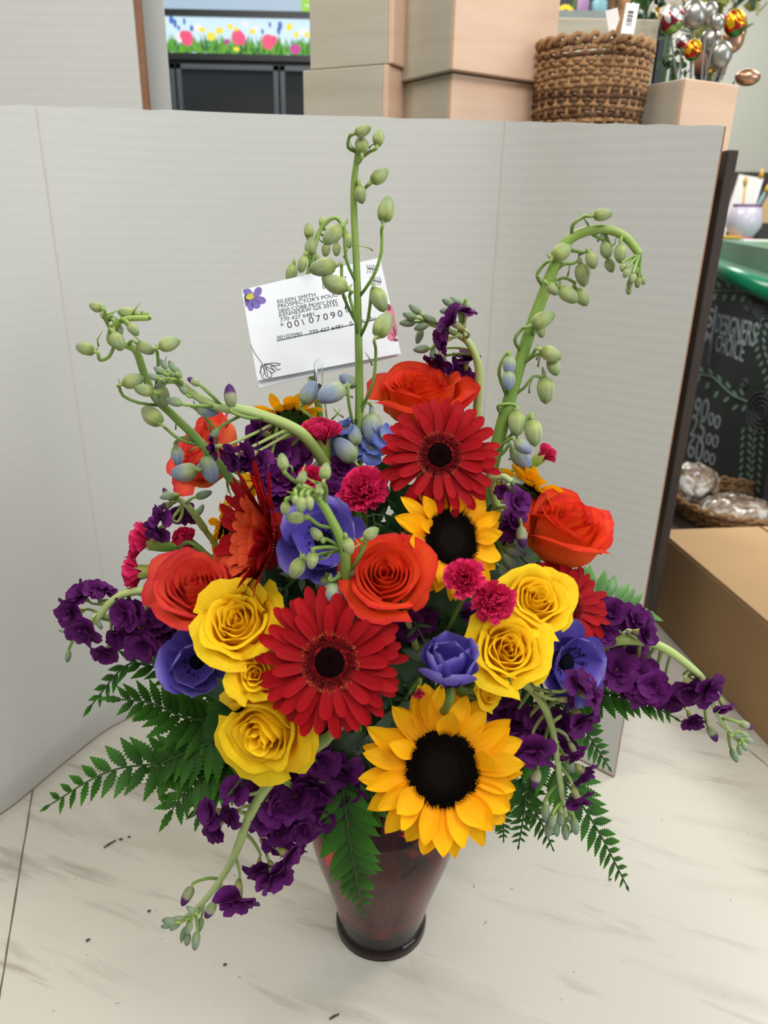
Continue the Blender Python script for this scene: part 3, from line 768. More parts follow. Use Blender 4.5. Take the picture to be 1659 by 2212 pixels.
MB().tube([gA2+gn*.0+Vector((0, 0, -.020)), gB2+gn*.0+Vector((0, 0, -.020))], .021, 14).obj('rounded_edge', 'green_edge', t, True)
slab(gA2, gB2, -.02, .50, -.9, gz-.04).obj('counter_body', 'dark_wood', t, True, False)
CBP = gA-gn*.02; 
slab(gA2, gB2, -.012, .02, gz-.95, gz-.045).obj('chalkboard_panel', 'chalkboard', t, True, False)
PL = gA+gn*(-.012+.0008)
def CB(px, py): return WP(px, py, PL, gn)
def chalk_leaf(mb, px, py, L_, W_, ang):
    a = rad(ang); c, s_ = math.cos(a), math.sin(a)
    pts = []
    for j in range(10):
        q = 2*PI*j/10; u, v = math.cos(q)*L_/2, math.sin(q)*W_/2
        pts.append(CB(px+u*c+v*s_, py-u*s_+v*c))
    mb.poly(pts)
lv = MB(); rr = random.Random(9)
for px, py, a in [(1552,614,-60),(1573,614,-60),(1592,618,-60),(1612,622,-55),(1544,641,70),(1565,642,70),(1585,642,65),(1605,645,60),
                  (1514,797,-60),(1535,803,-60),(1554,817,-60),(1573,832,-60),(1587,850,-55),(1602,847,-65),(1508,818,70),(1528,833,65),(1547,852,60),(1569,863,40),(1588,880,45),(1607,882,60)]:
    chalk_leaf(lv, px, py, 17, 7.5, a)
for i in range(11):                                     # leaf garlands at right
    y = 690+i*16; x = 1655-12*math.sin(i*.5)
    chalk_leaf(lv, x-9, y, 14, 6, 55); chalk_leaf(lv, x+7, y-3, 14, 6, -65)
for i in range(9):
    y = 930+i*16
    x = 1614-i*.8; chalk_leaf(lv, x-9, y, 14, 6, 60); chalk_leaf(lv, x+7, y-2, 14, 6, -60)
    x = 1640-i*1.2; chalk_leaf(lv, x-9, y+4, 14, 6, 60); chalk_leaf(lv, x+7, y, 14, 6, -60)
lv.obj('chalk_leaves', 'chalk_green', t, True, False)
st = MB()
for pts in ([(1540, 628), (1580, 627), (1620, 630)], [(1507, 809), (1540, 815), (1580, 852), (1615, 868)]):
    st.tube([CB(*p) for p in bez([Vector((a, b_, 0)) for a, b_ in pts], 10) for p in [(p.x, p.y)]], .0022, 5)
st.obj('chalk_stems', 'chalk_green', t, True)
fl = MB()
for px, py, a, b_ in ((1645, 892, 32, 46), (1652, 655, 28, 36), (1617, 660, 9, 13), (1608, 828, 8, 10)):
    for k in range(4):
        f_ = 1-.22*k; pts = [CB(px+a*f_*math.cos(2*PI*j/22)*(1+.05*math.sin(j*2.1+k)), py+b_*f_*math.sin(2*PI*j/22)) for j in range(23)]
        fl.tube(pts, .002, 5, cap=False)
fl.obj('chalk_roses', 'chalk_grey', t, True)
bar = MB(); bar.tube([CB(1549, 662), CB(1531, 790)], .0045, 6); bar.obj('chalk_line', 'chalk_white', t, True)
# lettering written on the board plane
def cb_text(s, px, py, px2, py2, hpx, bold=.004):
    A_ = CB(px, py); B_ = CB(px2, py2); X = (B_-A_); W_ = X.length; X.normalize(); Z = gn.cross(X); 
    if Z.z < 0: Z = -Z
    Mm = Matrix((X, Z, gn)).transposed().to_4x4(); Mm.translation = A_
    k = (A_-CB(px, py-hpx)).length
    text_obj(s, 'chalk_lettering', 'chalk_white', t, WM[t.name].inverted() @ Mm, W_, k, ext=.0004, bold=bold)
cb_text('DESIGNERS', 1545, 717, 1630, 750, 30); cb_text('CHOICE', 1545, 757, 1605, 782, 26)
cb_text('S', 1524, 704, 1537, 708, 28); cb_text('M', 1522, 737, 1536, 741, 16)
cb_text('90', 1497, 905, 1527, 914, 36); cb_text('00', 1529, 916, 1554, 929, 22)
cb_text('25', 1490, 940, 1520, 953, 36); cb_text('00', 1524, 958, 1550, 969, 20)
cb_text('60', 1484, 985, 1516, 999, 34); cb_text('00', 1519, 995, 1543, 1008, 20)

# things on the green counter's raised ledge
LZ = gz+.058
LA = WY(1500, 520, 2.62); 
lo = .05
slab(gA2, gB2, -lo, .55, gz, LZ).obj('raised_ledge', 'green_laminate', t, True, False)
plain('lilac_ceramic', 'c8bfd0', .3, coat=.5, noise_amt=.02); plain('gold_paint', 'c89838', .5); plain('purple_trim', '7a4c80', .4); plain('red_glaze', 'b84860', .4)
def onctr(px, py, back=.36):
    q = WY(px, py, 3.02 if back < .40 else 3.25); return Vector((q.x, q.y, LZ))
P = onctr(1600, 520)
kk = depth(P)/FPX
t = thing('ceramic_pot', P, 'white and lilac ceramic pot holding brushes on the green counter', 'pot')
rp = 36*kk
MB().lathe([(.001, 0), (rp*.55, 0), (rp*.62, rp*.1), (rp*.98, rp*.7), (rp*1.02, rp*1.1), (rp*.86, rp*1.7), (rp*.72, rp*1.85), (rp*.68, rp*1.8), (rp*.8, rp*1.1), (.001, rp*.15)], 32).obj('pot_body', 'lilac_ceramic', t)
MB().lathe([(rp*.70, rp*1.80), (rp*.82, rp*1.86), (rp*.80, rp*1.94), (rp*.68, rp*1.92), (rp*.70, rp*1.80)], 32).obj('rim', 'purple_trim', t)
MB().lathe([(.001, -.001), (rp*.60, -.001), (rp*.66, rp*.14), (rp*.55, rp*.12)], 32).obj('foot_band', 'red_glaze', t)
t0 = t
for i, (dx, hh, lean, mt, lb) in enumerate(((-.1, 2.9, -.25, 'gold_paint', 'gold-handled brush leaning left in the ceramic pot'), (.35, 3.3, .12, 'paper_white', 'white-handled brush standing in the ceramic pot'), (.0, 2.6, .9, 'teal_card', 'teal brush leaning far right out of the ceramic pot'))):
    a = P+Vector((dx*rp, 0, rp*.35)); b_ = P+Vector((dx*rp+lean*rp, 0, rp*hh))
    q = thing('brush', a, lb, 'brush', 'brushes in the pot')
    MB().tube([a, b_], .004, 8).obj('handle', mt, q, True)
    d = (b_-a).normalized(); MB().tube([b_, b_+d*rp*.25, b_+d*rp*.55], [.005, .009, .003], 8).obj('bristles', 'gold_paint', q, True)
P = onctr(1640, 528)
tag(MB().box((0, 0, 0), (.13, .09, .005), Matrix.Translation(Vector((WY(1606, 525, 2.72).x, 2.72, LZ+.0005))) @ Matrix.Rotation(rad(-14), 4, 'Z')).obj('paper_sheet', 'paper_white', None, False, False), 'sheets of white paper lying on the green counter', 'paper')
plain('tan_paper', 'c8a070', .8); plain('mint', 'b8dcd0', .6)
def standcard(px, pyb, w_, h_, mat, lean, name, label, cat):
    A_ = onctr(px, pyb, .44); k = depth(A_)/FPX; M_ = Matrix.Translation(A_) @ Matrix.Rotation(rad(lean), 4, 'Y')
    tag(MB().box((-w_*k/2, 0, 0), (w_*k/2, .012, h_*k), M_).obj(name, mat, None, False, False, bevel=.001), label, cat)
standcard(1585, 500, 52, 122, 'paper_white', 8, 'greeting_card', 'large white greeting card standing behind the ceramic pot', 'card')
standcard(1640, 500, 44, 112, 'tan_paper', 20, 'paper_bag', 'tan paper bag leaning behind the white brush', 'bag')
standcard(1574, 506, 16, 52, 'mint', 10, 'gift_card', 'mint green folded card beside the ceramic pot', 'card')
A_ = onctr(1655, 505); k = depth(A_)/FPX
tag(MB().box((-30*k, 0, 0), (30*k, .1, 34*k), Matrix.Translation(A_+Vector((.03, .03, 0)))).obj('dark_tray', 'dark_wood', None, False, False, bevel=.003), 'dark brown tray on the green counter right of the ceramic pot', 'tray')
A_ = onctr(1575, 524)
tag(MB().lathe([(.001, 0), (.05, 0), (.052, .012), (.001, .014)], 24, Matrix.Translation(A_+Vector((.0, .0, 0)))).obj('amber_dish', 'gold_paint'), 'amber dish under the ceramic pot at the end of the green counter', 'dish')
# dark rail on the back wall above the green counter
a = WY(1590, 372, 4.55); b_ = WY(1700, 395, 4.55)
tr = MB().box((a.x-.3, 4.5, b_.z-.02), (3.9, 4.6, a.z)).obj('trim_1', 'dark_wood', None, False, False); tr['kind'] = 'structure'

# ================================================================= VASE
def glass(name, col, rough=.02, tr=1.0, ior=1.45):
    m, N, L, b = base_mat(name); b.inputs['Base Color'].default_value = lin(col); b.inputs['Roughness'].default_value = rough
    b.inputs['Transmission Weight'].default_value = tr; b.inputs['IOR'].default_value = ior; MATS[name] = m; return m
glass('ruby_glass', 'd06068'); 
m = MATS['ruby_glass']; va = m.node_tree.nodes.new('ShaderNodeVolumeAbsorption'); va.inputs['Color'].default_value = (.62, .02, .03, 1); va.inputs['Density'].default_value = 260
m.node_tree.links.new(va.outputs[0], m.node_tree.nodes['Material Output'].inputs['Volume'])
glass('water_clear', 'd8c8c8', 0, 1, 1.33); glass('clear_plastic', 'f4f8f8', .03, 1, 1.3)
prof = [(0, 0), (.039, 0), (.0424, .0025), (.0430, .006), (.0424, .0095), (.0410, .0115), (.0408, .0145), (.0432, .028), (.0490, .052), (.0556, .076), (.0620, .100), (.0658, .122), (.0656, .140), (.0610, .158), (.0520, .173), (.0440, .183), (.0415, .190), (.0440, .198), (.0500, .205), (.0515, .208)]
inner = [(.0495, .208), (.0480, .205), (.0415, .197), (.0390, .190), (.0415, .182), (.0495, .171), (.0585, .156), (.0630, .139), (.0632, .122), (.0594, .101), (.0530, .078), (.0465, .055), (.0410, .032), (.0350, .022), (0.0, .020)]
def smooth_prof(p, k=3):
    q = bez([Vector((a, b_, 0)) for a, b_ in p], k*(len(p)-1)); return [(max(a.x, 0), a.y) for a in q]
full = smooth_prof(prof)+smooth_prof(inner)
vs = thing('ginger_vase', VB, 'dark red glass urn vase holding the whole bouquet on the counter', 'vase')
MB().lathe(full, 96).obj('glass_body', 'ruby_glass', vs)
wp = [(0, .021)]+[(r*.985, z) for r, z in reversed(smooth_prof(inner)) if .0225 < z < .100]
wt = wp+[(wp[-1][0], .102), (0, .102)]
tag(MB().lathe([(r, z) for r, z in wt], 72, Matrix.Translation(VB)).obj('vase_water', 'water_clear'), 'water standing inside the red glass vase', 'water')

# ================================================================= FLOWER BUILDERS
RN = random.Random(11)
SK = [0]
def vase_path(P, d, via=None):
    SK[0] += 1; a = SK[0]*2.39996; q = .008+.024*((SK[0]*.618) % 1)
    neck = Vector((X0+q*math.cos(a), Y0+q*math.sin(a), .197))
    foot = Vector((X0-.6*q*math.cos(a+.4), Y0-.6*q*math.sin(a+.4), .040+.004*(SK[0] % 3)))
    p1 = P+d*.022
    mid = neck.lerp(p1, .45)+Vector((0, 0, -.008))
    return bez([P, p1, mid, neck, foot], 24)
def stem_for(t, P, d, r=.0022, mat='stem_green', r2=None):
    pts = vase_path(P, d); MB().tube(pts, [r, r2 or r*1.15], 8).obj('stem', mat, t, True)

def petal(L, W, a0, a1, prof=None, cup=.15, nL=9, nW=5, bow=1.0, ruf=0, groove=0, tipcurl=0, rr=None, r0=0, z0=0, twist=0, jag=0, ph=0, side=0):
    """rows along the petal; radial direction = +x, up = +z"""
    prof = prof or (lambda v: math.sin(PI*(.06+.94*v)**.8)**.6 if v < 1 else 0)
    x, z = r0, z0; rows = []; a = rad(a0)
    for i in range(nL):
        v = i/(nL-1)
        ang = rad(lerp(a0, a1, v**bow)) + (rad(tipcurl)*max(0, (v-.75)/.25)**2 if tipcurl else 0)
        if i: x += math.cos(ang)*L/(nL-1); z += math.sin(ang)*L/(nL-1)
        n = (-math.sin(ang), math.cos(ang)); w_ = W*.5*prof(v); row = []
        tw = math.tan(rad(twist)*v)
        for j in range(nW):
            u = 2*j/(nW-1)-1
            h = cup*u*u*w_*2 + tw*u*w_
            if ruf: h += ruf*v*v*math.sin(u*3.3+ph)*L*.5+ruf*.5*v*v*math.sin(u*7.1+ph*2+v*3)*L*.5
            if groove: h += groove*W*math.cos(u*PI*1.5)*math.sin(PI*v)
            xx = x-(jag*L*abs(math.sin(u*9+ph)) if jag and i == nL-1 else 0)
            row.append(Vector((xx+n[0]*h, u*w_+side*v*v*L, z+n[1]*h)))
        rows.append(row)
    return rows
def rotz(rows, a):
    R = Matrix.Rotation(a, 3, 'Z'); return [[R @ p for p in r] for r in rows]
def prof_round(tip=.15, base=.25, peak=.62):
    def f(v):
        if v < peak: return base+(1-base)*math.sin(.5*PI*v/peak)
        return tip+(1-tip)*math.sqrt(max(0, 1-((v-peak)/(1-peak))**2))
    return f
def prof_point(base=.35, peak=.42):
    def f(v):
        if v < peak: return base+(1-base)*math.sin(.5*PI*v/peak)
        return max(.02, math.cos(.5*PI*((v-peak)/(1-peak)))**.8)
    return f
def prof_strap(v):
    if v < .7: return .50+.50*math.sin(.5*PI*v/.7)
    return .30+.70*math.sqrt(max(0, 1-((v-.7)/.3)**2))

def gerbera(px, py, r, f, label, s=1.0, spin=0, seed=1, up=0, n1=30, droop=-4, P=None, side_view=False, skew=None):
    rr = random.Random(seed); P = P or SPH(px, py, s); R = r*depth(P)/FPX
    M = facing(P, f, spin); t = thing('gerbera', M, label, 'flower', 'red gerberas in the bouquet')
    layers = [(n1, 1.0, droop, .00), (n1-3, .92, 6+up, .006), (int(n1*.6), .74, 15+up, .010)]
    if side_view: layers = [(n1, 1.0, 34+up, 0), (n1-2, .93, 44+up, .004), (int(n1*.7), .66, 58+up, .008), (20, .52, 66+up, .010), (16, .36, 76+up, .012)]
    for li, (n, k, a, z) in enumerate(layers):
        for i in range(n):
            L = R*(k-.24)*rr.uniform(.93, 1.06); az = 2*PI*(i+rr.uniform(-.22, .22)+.5*li)/n
            rows = petal(L, R*.158*rr.uniform(.85, 1.15), a+rr.uniform(-5, 8), a-14+rr.uniform(-10, 10), prof_strap, .10, 13, 7, groove=.03, r0=R*.24, z0=z*R/.08*.6, twist=rr.uniform(-14, 14), side=rr.uniform(-.05, .05))
            MB().grid(rotz(rows, az)).obj('petal', 'gerbera_inner_lit' if side_view and li >= 2 else 'gerbera_red', t)
    # ring of fine florets and dark eye
    mb = MB()
    mi_ = MB()
    for i in range(620):
        a = rr.uniform(0, 6.2832); outer_ = i % 5 < 2; q = rr.uniform(.80, 1) if outer_ else rr.uniform(0, .86); r_ = R*lerp(.19, .335, q); tilt = lerp(80, 48, q); L = R*lerp(.05, .085, q)*rr.uniform(.8, 1.2)
        b = Vector((r_*math.cos(a), r_*math.sin(a), R*lerp(.075, .045, q)))
        d = Vector((math.cos(a)*math.cos(rad(tilt)), math.sin(a)*math.cos(rad(tilt)), math.sin(rad(tilt))))
        (mb if outer_ else mi_).tube([b, b+d*L*.6, b+d*L], [R*.010, R*.009, R*.005], 4)
    mb.obj('floret_ring', 'gerbera_ring', t); mi_.obj('inner_floret_ring', 'gerbera_inner_ring', t)
    MB().lathe([(R*.36, -.002), (R*.34, R*.04), (R*.26, R*.07), (R*.19, R*.085)], 40).obj('disc_base', 'gerbera_red', t)
    mb = MB(); mb.lathe([(R*.20, R*.07), (R*.19, R*.10), (R*.13, R*.115), (R*.0008, R*.095)], 40)
    for i in range(150):
        a = 2.39996*i; q = math.sqrt(i/150)*R*.19; mb.tube([Vector((q*math.cos(a), q*math.sin(a), R*.09)), Vector((q*math.cos(a), q*math.sin(a), R*.135))], [R*.010, R*.003], 4)
    mb.obj('eye', 'gerbera_eye', t)
    mb = MB(); mb.lathe([(.0028, -R*.32), (R*.10, -R*.28), (R*.26, -R*.13), (R*.30, 0), (R*.001, 0)], 20)
    for i in range(26):
        a = 2*PI*i/26; mb.grid(rotz(petal(R*.26, R*.06, 70, 30, prof_point(), .1, 5, 3, r0=R*.16, z0=-R*.26), a))
    mb.obj('calyx', 'sepal_green', t)
    stem_for(t, M @ Vector((0, 0, -R*.30)), -M.col[2].to_3d(), .0027)
    return t

def sunflower(px, py, r, f, label, s=1.0, spin=0, seed=1, disc=.44, n=19, a=8, P=None, droop=-20):
    rr = random.Random(seed); P = P or SPH(px, py, s); R = r*depth(P)/FPX
    M = facing(P, f, spin); t = thing('sunflower', M, label, 'flower', 'sunflowers in the bouquet')
    Rd = R*disc
    for li, (nn, k, aa, z) in enumerate(((n, 1.0, a-8, -.001), (n-1, .94, a+8, .0015), (int(n*.3), .80, a+34, .003))):
        for i in range(nn):
            L = (R*k-Rd*.9)*rr.uniform(.88, 1.08); az = 2*PI*(i+rr.uniform(-.25, .25)+.5*li)/nn
            rows = petal(L, R*.26*rr.uniform(.8, 1.2), aa+rr.uniform(-10, 14), aa+droop+rr.uniform(-20, 14)+(45 if rr.random() < .12 else 0), prof_point(.55, .48), rr.uniform(.05, .3), 12, 9, groove=.02,
                         r0=Rd*.88, z0=z, twist=rr.uniform(-22, 22), side=rr.uniform(-.12, .12), ruf=.03, ph=rr.uniform(0, 6))
            MB().grid(rotz(rows, az)).obj('petal', 'sun_petal', t)
    mb = MB(); mb.lathe([(Rd*1.0, -.003), (Rd*1.02, R*.035), (Rd*.92, R*.075), (Rd*.6, R*.085), (Rd*.3, R*.06), (.0001, R*.045)], 48)
    for i in range(1000):
        q = math.sqrt((i+.5)/1000); a_ = 2.39996*i
        h = R*(.045+.04*min(1, q*1.9)) if q < .8 else R*(.085-.03*(q-.8)/.2)
        c = Vector((Rd*q*math.cos(a_), Rd*q*math.sin(a_), h-.0006)); o_ = Vector((math.cos(a_), math.sin(a_), 0))*clamp((q-.8)*4)*.5
        d = (Vector((0, 0, 1))+o_).normalized(); L = R*(.02 if q < .5 else lerp(.035, .075, (q-.5)*2))
        mb.tube([c, c+d*L], [Rd*.026, Rd*.006], 4, mi=1 if q < .42 else 0)
    mb.obj('seed_disc', ['sun_disc', 'sun_disc_green'], t)
    mb = MB(); mb.lathe([(.004, -R*.2), (Rd*.5, -R*.14), (Rd*1.0, -.004), (.001, -.004)], 24)
    for i in range(16):
        mb.grid(rotz(petal(R*.42, R*.17, 12, -25, prof_point(.6, .3), .1, 6, 5, r0=Rd*.75, z0=-.005), 2*PI*(i+rr.uniform(-.2, .2))/16))
    mb.obj('calyx', 'leaf_sepal', t)
    stem_for(t, M @ Vector((0, 0, -R*.18)), -M.col[2].to_3d(), .0042)
    return t
petal_mat('leaf_sepal', [(0, '3c5a28'), (1, '4c6c30')], vein=.14, vscale=6, trans=.1)

def rose(px, py, r, f, label, s=1.0, mat='rose_orange', n=24, H=1.35, openness=.32, seed=1, spin=0, ruf=.0, name='rose', grp='orange roses in the bouquet', P=None, outer=4):
    rr = random.Random(seed); P = P or SPH(px, py, s); R = r*depth(P)/FPX
    M = facing(P, f, spin) @ Matrix.Translation((0, 0, -R*H*.62)); t = thing(name, M, label, 'flower', grp)
    nL, nW = 11, 13
    for i in range(n):
        q = i/(n-1); Ri = R*(.07+.76*q**.85); phi = i*2.2+rr.uniform(-.25, .25)
        Dl = lerp(1.7, 1.05, q); Hi = R*H*(.97-.05*q+rr.uniform(-.03, .03)+.04*math.sin(q*9))
        out = max(0, (q-.55)/.45)*openness; last = i >= n-outer
        if last: out = openness*1.25; Hi *= .93-.05*rr.random(); Dl = 1.1
        rows = []
        phz = rr.uniform(0, 6)
        for a in range(nL):
            v = a/(nL-1); row = []
            bulge = .30+.70*math.sin(.5*PI*min(1, v/.55)); fl = max(0, (v-.55)/.45)
            rr_ = Ri*bulge*(1-.22*(1-q)*fl)+R*out*.42*fl**1.6
            curl = max(0, (v-.86)/.14)
            rr_ += curl**2*R*(.03+.10*q*(1.6 if last else 1))
            for b in range(nW):
                u = 2*b/(nW-1)-1
                wd = Dl*(.55+.45*math.sin(PI*min(1, v*.9+.12)*.62))
                zz = Hi*(v**.9) - Hi*.20*abs(u)**2.6*v*(1.0+.3*q) - curl**2*R*.05*(q+.2)
                if last: zz += -R*.12*fl**2*(1-abs(u)*.6)
                tip = R*.05*q*math.exp(-(u*4)**2)*curl
                rad_ = rr_*(1+.075*u) + tip + ruf*R*fl*math.sin(u*6+phz)*.5+R*.012*math.sin(u*5+phz)*v
                an = phi+u*wd
                pt = Vector((rad_*math.cos(an), rad_*math.sin(an), zz)); nn_ = noise.noise(pt*(2.6/R)+Vector((i*3.1, 0, seed)))
                row.append(pt*(1+.07*nn_*v*(.4+q)))
            rows.append(row)
        MB().grid(rows).obj('petal', mat, t)
    mb = MB(); mb.lathe([(.002, -R*.16), (R*.15, -R*.12), (R*.2, -R*.02), (R*.1, R*.03), (.0001, R*.04)], 16)
    for i in range(5):
        mb.grid(rotz(petal(R*.75, R*.2, -10+rr.uniform(-20, 20), -60, prof_point(.8, .15), .1, 7, 3, r0=R*.15, z0=-R*.03), 2*PI*i/5))
    mb.obj('sepals', 'sepal_green', t)
    stem_for(t, M @ Vector((0, 0, -R*.15)), -M.col[2].to_3d(), .003)
    return t
def yrose(px, py, r, f, label, s=1.0, **k):
    k.setdefault('n', 21); k.setdefault('openness', .42); k.setdefault('H', 1.2)
    return rose(px, py, r, f, label, s, mat='rose_yellow', ruf=.06, name='spray_rose', grp='yellow spray roses in the bouquet', **k)

def anemone(px, py, r, f, label, s=1.0, a0=30, a1=45, n1=5, n2=5, seed=1, spin=0, L1=1.0, W1=.95, P=None, mat='anemone_blue'):
    rr = random.Random(seed); P = P or SPH(px, py, s); R = r*depth(P)/FPX
    M = facing(P, f, spin) @ Matrix.Translation((0, 0, -R*.25)); t = thing('anemone', M, label, 'flower', 'blue-violet anemones in the bouquet')
    for li, (n, k, da) in enumerate(((n1, 1.0, -8), (n2, .86, 12))):
        for i in range(n):
            az = 2*PI*(i+.5*li+rr.uniform(-.15, .15))/n
            rows = petal(R*k*L1*rr.uniform(.95, 1.08), R*W1*rr.uniform(.9, 1.1), a0+da+rr.uniform(-8, 8), a1+da+rr.uniform(-14, 14), prof_round(.2, .3, .6), .16, 12, 11, r0=R*.06, z0=.0005*li, ruf=.05, ph=rr.uniform(0, 6), tipcurl=rr.uniform(-40, 20))
            MB().grid(rotz(rows, az)).obj('petal', mat, t)
    MB().lathe([(R*.20, -.001), (R*.21, R*.09), (R*.15, R*.18), (R*.07, R*.215), (.0001, R*.22)], 24).obj('eye', 'anemone_eye', t)
    mb = MB()
    for i in range(90):
        a = 2.39996*i; L = R*rr.uniform(.2, .34); ti = rad(rr.uniform(15, 60)); b = Vector((R*.17*math.cos(a), R*.17*math.sin(a), .001))
        e = b+Vector((math.cos(a)*math.cos(ti), math.sin(a)*math.cos(ti), math.sin(ti)))*L
        mb.tube([b, e], R*.006, 3); mb.tube([e, e+Vector((0, 0, R*.03))], R*.018, 4)
    mb.obj('stamens', 'anemone_eye', t)
    stem_for(t, M @ Vector((0, 0, -.001)), -M.col[2].to_3d(), .0024, 'stem_green')
    return t

def carnation(px, py, r, f, label, s=1.0, seed=1, spread=15, n=46, P=None, cal=1.0, rootdir=None):
    rr = random.Random(seed); P = P or SPH(px, py, s); R = r*depth(P)/FPX
    M = facing(P, f, rr.uniform(0, 6)) @ Matrix.Translation((0, 0, -R*.8)); t = thing('carnation', M, label, 'flower', 'hot pink spray carnations in the bouquet')
    mb = MB()
    for i in range(n):
        q = (i+.5)/n; az = i*2.39996; a = lerp(86, spread+22, q**.9); b = lerp(84, spread-8, q**.9)
        L = R*rr.uniform(.95, 1.15)*lerp(.92, 1.12, q)
        fan = lambda v: .12+.88*v**1.3
        rows = petal(L, R*rr.uniform(.62, .85), a+rr.uniform(-8, 8), b+rr.uniform(-14, 10), fan, .05, 8, 13, ruf=.16, ph=rr.uniform(0, 6), r0=R*.03, twist=rr.uniform(-25, 25), jag=.11)
        # rounded fan end
        for j, p in enumerate(rows[-1]):
            u = 2*j/12-1; rows[-1][j] = p.lerp(rows[-3][j], .55*abs(u)**2.5)
        mb.grid(rotz(rows, az))
    mb.obj('petals', 'carnation_pink', t)
    mb = MB(); rows = []
    for i in range(9):
        v = i/8; row = []
        for j in range(30):
            an = 2*PI*j/30; tooth = abs(((j % 6)/6)-.5)*2
            z = -R*.95*cal+v*R*(1.05*cal+.42*tooth*(v**6)); rad_ = R*(.13+.17*math.sin(min(1, v*1.4)*PI*.5)+.06*v**4)
            row.append(Vector((rad_*math.cos(an), rad_*math.sin(an), z)))
        rows.append(row)
    mb.grid(rows, True); mb.lathe([(.001, -R*1.0*cal), (R*.1, -R*.98*cal), (R*.13, -R*.94*cal)], 12)
    for i in range(4): mb.grid(rotz(petal(R*.3, R*.2, 85, 60, prof_point(.9, .2), .3, 5, 5, r0=R*.12, z0=-R*.98*cal), PI*i/2))
    mb.obj('calyx', 'sepal_green', t)
    stem_for(t, M @ Vector((0, 0, -R*.97*cal)), -M.col[2].to_3d() if rootdir is None else rootdir, .0013, 'stem_green', .0017)
    return t

def bud_rows(c, d, L, W, rr, ribs=5):
    """pointed oval bud centred at c pointing along d"""
    a = d.orthogonal().normalized(); b = d.cross(a); ph = rr.uniform(0, 6); rows = []
    for i in range(11):
        v = i/10; w_ = W*.5*(math.sin(PI*(.08+.86*v**.85))**.75); row = []
        for j in range(12):
            an = 2*PI*j/12; k = w_*(1+.07*math.cos(ribs*an+ph))
            row.append(c+d*L*(v-.5)+(a*math.cos(an)+b*math.sin(an))*k)
        rows.append(row)
    rows[0] = [c-d*L*.5+(p-c+d*L*.5)*.35 for p in rows[0]]; rows[-1] = [c+d*L*.5+(p-(c+d*L*.5))*.2 for p in rows[-1]]
    return rows
def imgdir(deg, toward=0.0):
    a = rad(deg); return (RT*math.cos(a)+UP*math.sin(a)-_f*toward).normalized()
def bud(t, stem_pts, px, py, L, deg, att=None, via=None, Y=None, mat='bud_green', rr=None, wide=.64, spur=True, root_P=None, toward=None):
    rr = rr or RN
    A = att
    if Y is None: Y = A.y
    c = WY(px, py, Y+rr.uniform(-.006, .004)); k = depth(c)/FPX; Lw = L*k*1.12
    d = imgdir(deg, rr.uniform(-.3, .3) if toward is None else toward)
    mb = MB().grid(bud_rows(c, d, Lw, Lw*wide, rr), True)
    if spur:
        s0 = c-d*Lw*.42; s1 = s0-d*Lw*.22+(d.orthogonal()*rr.uniform(-.3, .3)+UP*.2)*Lw*.4
        mb.tube([s0, s0.lerp(s1, .6), s1+UP*.1*Lw], [Lw*.12, Lw*.07, Lw*.02], 6)
    ob = mb.obj('bud', mat, t, True)
    base = c-d*Lw*.46
    pts = [A]+([WY(v[0], v[1], lerp(A.y, c.y, .5)) for v in via] if via else [A.lerp(base, .5)-d*Lw*.25])+[base-d*Lw*.22, base]
    MB().tube(bez(pts, 12), [.0011, .0010], 6).obj('bud_stalk', 'stem_green', ob, True)
    return ob
def on_path(pts, px, py):
    best = min(pts, key=lambda p: ((829.5+FPX*(p-CAM).dot(RT)/depth(p)-px)**2+(1106-FPX*(p-CAM).dot(UP)/depth(p)-py)**2))
    return best
def delphinium(stem, buds, label, r=(.0030, .0016), seed=1, join=True, mat='stem_green', tendrils=True):
    """stem: (px, py, Y) list from the base up; buds: (px, py, L, deg, (attach px, py), via or None, mat)"""
    rr = random.Random(seed)
    P = [WY(*q) for q in stem]; pts = bez(P, 10*len(P))
    t = thing('delphinium', P[0], label, 'flower', 'delphinium stems with green buds')
    full = list(reversed(vase_path(P[0], (P[0]-P[1]).normalized())))[:-1]+pts if join else pts
    m = len(full); k0 = m-len(pts)
    rad_ = [r[0] if i < k0 else lerp(r[0], r[1], (i-k0)/(m-k0-1)) for i in range(m)]
    MB().tube(full, rad_, 10).obj('stem', mat, t, True)
    br = []
    for b in buds:
        px, py, L, deg = b[:4]; ap = b[4] if len(b) > 4 and b[4] else None; via = b[5] if len(b) > 5 else None; bm = b[6] if len(b) > 6 else 'bud_green'
        A = on_path(pts, *(ap or (px, py+20)))
        Yb = A.y+rr.uniform(-.02, .006) if via is None else A.y-.004
        bud(t, pts, px, py, L, deg, A, via, Yb, bm, rr)
        if tendrils and L > 25:
            d = imgdir(rr.uniform(20, 160), .2); c = A.lerp(WY(px, py, Yb), .55)
            MB().tube([c, c+d*.004+RT*rr.uniform(-.002, .002), c+d*.009+RT*rr.uniform(-.004, .004)], [.0006, .0005, .0002], 5).obj('bract', 'stem_green', t, True)
    return t

